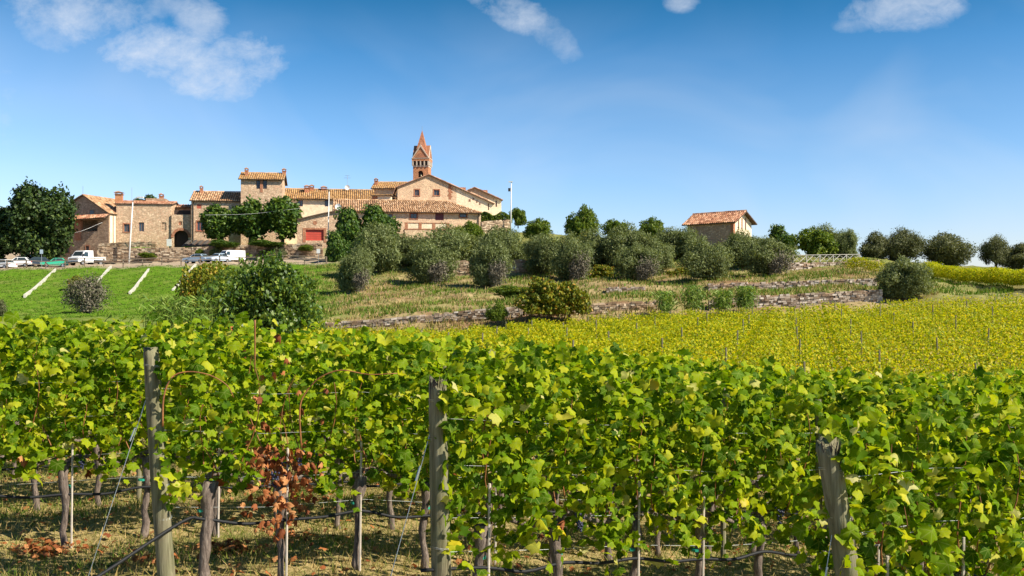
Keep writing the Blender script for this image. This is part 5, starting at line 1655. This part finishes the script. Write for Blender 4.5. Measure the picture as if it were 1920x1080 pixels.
n_near = 0
for k, (sx, sy) in enumerate(P0):
    t = .33; j = 0
    while True:
        x, y = sx + RD[0] * t, sy + RD[1] * t
        px = 960 + F * x / y
        if px > 2080 or y > 19.3: break
        if px < -90 or (k > 4 and y < 5):
            t += SP; j += 1; continue
        # how far along this row the nearer row leaves it visible
        seen = (k == 0) or (k == 1 and px < 1760) or (k == 2 and px < 960) or (k == 3 and px < 440)
        wither = (k == 2 and j == 1)
        if k < 4 and seen:
            lab = '%s vine of the %s' % (ORD[min(j, 11)], ROWNAME[k])
            if wither: lab = 'withered vine with curled brown leaves and dark grapes right of the tall left post'
            grp = 'leafy vines in the front rows'
        else:
            lab = 'grape vine in the %s of the near vineyard' % ROWNAME[k] if k > 3 else 'grape vine further along the %s' % ROWNAME[k]
            grp = 'vines of the %s' % ROWNAME[k]
        root = thing('grape_vine', (x, y, gz(x, y)), lab, 'vine', grp)
        jl = random.Random(k * 100 + j)
        if y < 12 or k < 4:
            tm, tp_ = TR[(k * 3 + j) % 6]; to_ = link('trunk', tm, root); to_.scale = ((1.3, 1.3, 1) if (k, j) == (2, 0) else (1.0, 1.0, 1)); link('cordon', CO[(k + j) % 4], root)
        if seen and k < 4:
            for c_ in range(5): link('cane', CA[(j * 3 + c_ * 3 + k) % 10], root)
            link('tie', tie_me, root, (0.0, 0, .52))
            if wither:
                leaf_objects(root, 220, 900 + k * 40 + j, wither=True, zlo=.42, zhi=1.02, dead=.97, half=.26)
                leaf_objects(root, 140, 980 + k * 40 + j, wither=True, zlo=1.0, zhi=1.80, dead=.12)
                grapes(root, .02, .05, .92, 1); grapes(root, .12, .08, 1.0, 2); grapes(root, -.08, .1, .86, 3); grapes(root, .28, .06, .98, 4)
            else:
                nl_ = 300
                if k == 2 and j in (0, 2): nl_ = 235
                if k == 3: nl_ = 290
                leaf_objects(root, nl_, 900 + k * 40 + j, zhi=1.70 if k == 0 else 1.76 if k == 1 else 1.80, zlo=.30 if k == 0 else .50 if k == 1 else .62)
                if True: tag(link('foliage', FOI[j % 4], root), kind='stuff')
                if j % 3 == 1: grapes(root, .1, .12, .82, j)
            if (k * 7 + j) % 3 != 2:
                st = thing('vine_stake', (x + .045, y - .03, gz(x, y)), 'thin pale stake by the %s' % (lab if not wither else 'withered vine with dark grapes'), 'stake', 'thin stakes beside the vines')
                link('rod', stake_me, st)
        else:
            fm = FO[(k * 5 + j) % 6] if y < 11.5 else FOF[(k * 5 + j) % 4]
            o = link('foliage', fm, root); tag(o, kind='stuff')
            if (k + j) % 2: o.rotation_euler.z = math.pi
        n_near += 1
        t += SP * jl.uniform(.96, 1.04); j += 1

# ---- hoses and wires of the visible rows
for k in range(5):
    sx, sy = P0[k]; L = (6.5, 10, 9, 11, 12)[k]
    t0 = (.0, .0, .0, -1.0, -1.0)[k]; t0 = 0.0
    mb = MB(); pts = []
    if k == 2:    # this hose leaves the first trunk downwards to the front left
        pts += [(sx - .55, sy - 1.1, gz(sx - .5, sy - 1.1) + .03), (sx - .2, sy - .55, gz(sx, sy) + .2), (sx + RD[0] * .2, sy + RD[1] * .2 - .07, gz(sx, sy) + .44)]
    else:
        pts += [(sx - RD[0] * .1, sy - RD[1] * .1 - .03, gz(sx, sy) + .46)]
    t = .33
    while t < L:
        x, y = sx + RD[0] * t, sy + RD[1] * t; pts.append((x + RN[0] * .045, y + RN[1] * .045, gz(x, y) + .47))
        x, y = sx + RD[0] * (t + .31), sy + RD[1] * (t + .31); pts.append((x + RN[0] * .045, y + RN[1] * .045, gz(x, y) + .445))
        t += SP
    o = mb.tube(smooth_pts(pts), .0125, 7).build('drip_hose', M['hose'], smooth=True)
    tag(o, 'black irrigation hose tied along the trunks of the %s' % ROWNAME[k], 'hose', 'irrigation hoses')
    for q, (hh, nm) in enumerate(((.56, 'low'), (.78, 'cordon height'), (1.12, 'middle'), (1.42, 'high'))):
        pts = []
        t = 0
        while t < L:
            x, y = sx + RD[0] * t, sy + RD[1] * t; pts.append((x + RN[0] * .02, y + RN[1] * .02, gz(x, y) + hh + .01 * math.sin(t * 2))); t += .8
        if k < 4:
            o = MB().tube(pts, .0013, 4).build('trellis_wire', M['wire'])
            tag(o, '%s steel trellis wire of the %s' % (nm, ROWNAME[k]), 'wire', 'trellis wires')


# ---- end posts
def end_post(k, pxt, yt, pxb, r0, label, seed, split=False):
    x, y = P0[k]; z = gz(x, y); top = (HY - yt) / F * y
    root = thing('wooden_post', (x, y, z), label, 'post', 'round wooden end posts of the front rows')
    H = top - z; xt = (pxt - 960) / F * y - x; xb = (pxb - 960) / F * y - x
    r = random.Random(seed); N = 26; n = 16; pts = []
    me_v = []; fs = []
    zs_ = [-.25 + (H + .25) * i / (N - 1) for i in range(N)]
    zb1080 = (HY - 1080) / F * y - z
    for i, zz in enumerate(zs_):
        f = (zz - zb1080) / (H - zb1080); cx = xb + (xt - xb) * f; cy = -.01 * math.sin(f * 3)
        rad = r0 * (1.08 - .13 * f)
        for q in range(n):
            a = 2 * math.pi * q / n
            rr_ = rad * (1 + .035 * math.sin(a * 3 + i * .18 + seed) + r.uniform(-.012, .012))
            zj = zz
            if i == N - 1: zj += r.uniform(-.02, .008) * (3 if split else 1); rr_ *= .93
            me_v.append((cx + math.cos(a) * rr_, cy + math.sin(a) * rr_, zj))
    for i in range(N - 1):
        for q in range(n):
            fs.append((i * n + q, i * n + (q + 1) % n, (i + 1) * n + (q + 1) % n, (i + 1) * n + q))
    me_v.append((xt, 0, H - (.03 if split else .0)))
    o = (N - 1) * n
    for q in range(n): fs.append((o + q, o + (q + 1) % n, len(me_v) - 1))
    mb = MB(); mb.add(me_v, fs); body_ = mb.build('shaft', M['post'], root, smooth=True)
    for hh in ((H - .13, H - .37, H * .42, H * .28) if not split else (H - .15, H - .4, H * .35)):
        f = (hh - zb1080) / (H - zb1080); cx = xb + (xt - xb) * f; rad = r0 * (1.08 - .13 * f) * 1.06
        mb = MB()
        for w_ in (0, .008):
            ring = [(cx + math.cos(a) * rad, math.sin(a) * rad, hh + w_ + .006 * math.sin(a * 2)) for a in [2 * math.pi * q / 16 for q in range(17)]]
            mb.tube(ring, .0022, 4, False)
        mb.build('wire_wrap', M['wire'], root)
    mb = MB()
    for q in range(5 if not split else 9):
        a = -math.pi / 2 + r.uniform(-1.1, 1.1); z0 = r.uniform(.1, H - .3); ln = r.uniform(.15, .5)
        if split: z0 = H - r.uniform(.1, .3); ln = .27
        pp = []
        for s_ in range(5):
            zz = min(z0 + ln * s_ / 4, H - .005); f = (zz - zb1080) / (H - zb1080); cx = xb + (xt - xb) * f; rad = r0 * (1.08 - .13 * f) * 1.0
            aa = a + .04 * math.sin(s_ * 1.7 + q); pp.append((cx + math.cos(aa) * rad, math.sin(aa) * rad, zz))
        mb.tube(pp, [.0008, .003, .0035, .003, .001], 4, False)
    mb.build('crack', M['gate'], root)
    if split:
        mb = MB()
        for q in range(7):
            a = r.uniform(-1.6, .5); cx = xt; rr_ = r0 * .95; h0 = H - r.uniform(.05, .18)
            mb.add([(cx + math.cos(a) * rr_, math.sin(a) * rr_, h0), (cx + math.cos(a + .35) * rr_, math.sin(a + .35) * rr_, h0), (cx + math.cos(a + .17) * (rr_ + .02), math.sin(a + .17) * (rr_ + .02), H + r.uniform(-.01, .035)),
                    (cx + math.cos(a + .17) * (rr_ - .02), math.sin(a + .17) * (rr_ - .02), h0)], [(0, 1, 2), (1, 3, 2), (3, 0, 2)])
        mb.build('splinter', M['post'], root)
    # guy wire to the ground anchor
    g = thing('guy_wire', (x, y, z), 'slanting steel guy wire from the %s' % label, 'wire', 'guy wires of the end posts')
    tt = (.25, .45, .50)[k]; za = (H - .48, H - .36, H - .37)[k]
    xa, ya = x - RD[0] * tt, y - RD[1] * tt
    f = (za - zb1080) / (H - zb1080)
    MB().tube([(xb + (xt - xb) * f - r0 * .9, -.02, za), (xa - x, ya - y, gz(xa, ya) - z - .02)], .0026, 5).build('cable', M['wire'], g)
    tw = MB().tube([(xb + (xt - xb) * f - r0 * .9 + (xa - x) * .15, -.02 + (ya - y) * .15, za * .85), (xb + (xt - xb) * f - r0 * .9 + (xa - x) * .22, -.02 + (ya - y) * .22, za * .78)], .006, 5)
    tw.build('wire_knot', M['wire'], g)


end_post(2, 283, 652, 312, .058, 'tall smooth grey post at the left, leaning outward', 1)
end_post(1, 820, 708, 828, .060, 'grey green post in the middle with a splintered top', 2, True)
end_post(0, 1549, 826, 1591, .060, 'short leaning post at the right with a rotten top', 3, True)

# posts inside the near rows
pm = MB().tube([(0, 0, -.2), (0.01, 0, 1.0), (0, 0, 1.72)], [.028, .027, .025], 8).mesh('row_post', M['post'])
for k, t, lab in ((1, 3.45, 'thin grey row post just behind the rotten right post'), (2, 5.4, 'thin row post standing in the vines right of the splintered post'), (3, 4.6, 'thin row post in the fourth row left of the splintered post'),
                  (4, 3.2, 'thin row post in the fifth row near the left edge'), (5, 9.0, 'thin row post far back in the sixth row')):
    x, y = P0[k][0] + RD[0] * t, P0[k][1] + RD[1] * t
    o = link('row_post', pm, None, (x, y, gz(x, y))); tag(o, lab, 'post', 'thin posts inside the near rows')

# arching reddish canes on the left row
for pts, lab in (([(305, 800), (307, 745), (322, 708), (352, 697), (392, 703), (425, 722), (438, 745)], 'bare red cane arching right from the tall left post'),
                 ([(565, 840), (562, 770), (572, 738), (600, 708), (640, 694), (690, 702), (745, 700)], 'long red cane arching over the middle of the left row'),
                 ([(478, 600), (478, 650), (478, 700)], 'upright red shoot tip above the left row')):
    Yc = 6.95 if pts[0][0] < 350 else 7.25
    sp_ = smooth_pts([W(a, b, Yc + .02 * i) for i, (a, b) in enumerate(pts)]); mb = MB().tube(sp_, [.007 - .0035 * i / len(sp_) for i in range(len(sp_))], 6)
    o = mb.build('vine_cane', M['cane'], smooth=True); tag(o, lab, 'vine cane')

# fallen leaves
r = np.random.default_rng(77); n = 2600
x = r.uniform(-8, 7, n); y = 4.5 + 10 * r.random(n) ** 1.3
for (px, py, m_) in ((85, 1040, 130), (425, 1035, 170), (560, 1010, 50), (270, 1060, 40)):
    p = hit(px, py, 5, 12); x = np.append(x, p.x + r.normal(0, .12, m_)); y = np.append(y, p.y + r.normal(0, .09, m_))
n = len(x); z = ground(x, y) + r.uniform(.01, .07, n)
Vv, Ff = place(*LSIMPLE, np.stack([x, y, z], -1), np.stack([r.normal(0, .5, n), r.normal(0, .5, n), np.ones(n)], -1), rdir(n, r), r.uniform(.02, .05, n))
o = link('fallen_leaves', np_mesh('fallen_leaves', Vv, Ff, [M['leaf_dead']])); tag(o, 'brown fallen vine leaves on the dry grass', kind='stuff')

# ------------------------------------------------------------------ the yellow vineyard beyond
YD = np.array([math.cos(R(24)), math.sin(R(24))]); 
cand = []
rowsp = 2.25; Nn = np.array([-YD[1], YD[0]])
for i in range(-40, 60):
    base = np.array([0.0, 30.0]) + Nn * rowsp * i
    for j in range(-90, 110):
        p = base + YD * j * .95
        if not (26 < p[1] < 76): continue
        u = 960 + F * p[0] / p[1]
        if u < 560 or u > 2080: continue
        if p[1] > 60 and u < 560 + (p[1] - 60) * 14: continue
        cand.append((p[1], p[0], i, j))
cand.sort()
FAR_N = max(0, 296 - n_near)
def in_view(x, y):
    u = 960 + F * x / y
    vb = np.interp(u, PXC0, YB); v = HY - F * (gz(x, y) + 1.9) / y
    return v < vb - 4
vis = [c for c in cand if in_view(c[1], c[0])]
hid = [c for c in cand if not in_view(c[1], c[0])]
for q, (y, x, i, j) in enumerate(vis[:FAR_N]):
    o = link('grape_vine', YM[(i * 3 + j) % 5], None, (x, y, gz(x, y)))
    tag(o, 'yellowing vine in the front of the yellow vineyard beyond the near rows', 'vine', 'front vines of the yellow vineyard')
rest = vis[FAR_N:] + [c for c in hid if c[0] > 30]
VV, FF, off = [], [], 0
for (y, x, i, j) in rest:
    v, f = YV[(i * 3 + j) % 5]; v = v * np.array([1, 1, .9 + .2 * ((i * 7 + j * 3) % 5) / 5]) + np.array([x, y, gz(x, y)])
    VV.append(v); FF.append(f + off); off += len(v)
# rows of the small vineyard at the right on the terrace
o = link('yellow_vineyard', np_mesh('yellow_vineyard', np.concatenate(VV), np.concatenate(FF), [M['vine_yellow']]))
tag(o, 'yellow green vineyard covering the far slope', kind='stuff')
VV, FF, off = [], [], 0
for rr_ in range(4):
    for s_ in range(64):
        f = s_ / 63; px = 1990 - f * 250; Y = (82 + f * 36) + rr_ * 2.6
        x = (px - 960) / F * Y; v, ff = YV[(s_ + rr_) % 5]
        VV.append(v * np.array([1.3, 1.3, .95]) + np.array([x, Y, gz(x, Y)])); FF.append(ff + off); off += len(v)
for s_ in range(16):
    f = s_ / 15; px = 1590 + f * 60; Y = 112; x = (px - 960) / F * Y; v, ff = YV[s_ % 5]
    VV.append(v * np.array([1, 1, .8]) + np.array([x, Y, gz(x, Y)])); FF.append(ff + off); off += len(v)
o = link('ridge_vineyard', np_mesh('ridge_vineyard', np.concatenate(VV), np.concatenate(FF), [M['vine_yellow']]))
tag(o, 'rows of yellow green vines on the terrace below the skyline olives', kind='stuff')
# posts of the yellow vineyard
ypm = MB().tube([(0, 0, -.2), (0, 0, 2.08)], [.04, .035], 6).mesh('field_post', M['post'])
for i in range(-20, 30):
    base = np.array([0.0, 30.0]) + Nn * rowsp * i
    for j in range(-14, 20):
        if (i + j) % 2: continue
        p = base + YD * (j * 5.5) + np.array([.0, -.45])
        if not (31 < p[1] < 75): continue
        u = 960 + F * p[0] / p[1]
        if u < 640 or u > 1990: continue
        if not in_view(p[0], p[1]): continue
        o = link('vineyard_post', ypm, None, (p[0], p[1], gz(p[0], p[1]))); o.rotation_euler = (random.uniform(-.03, .03), random.uniform(-.04, .04), 0)
        tag(o, 'thin grey post among the yellow vines', 'post', 'thin posts of the yellow vineyard')
print('near vines', n_near, 'yellow', len(cand), 'visible', len(vis))
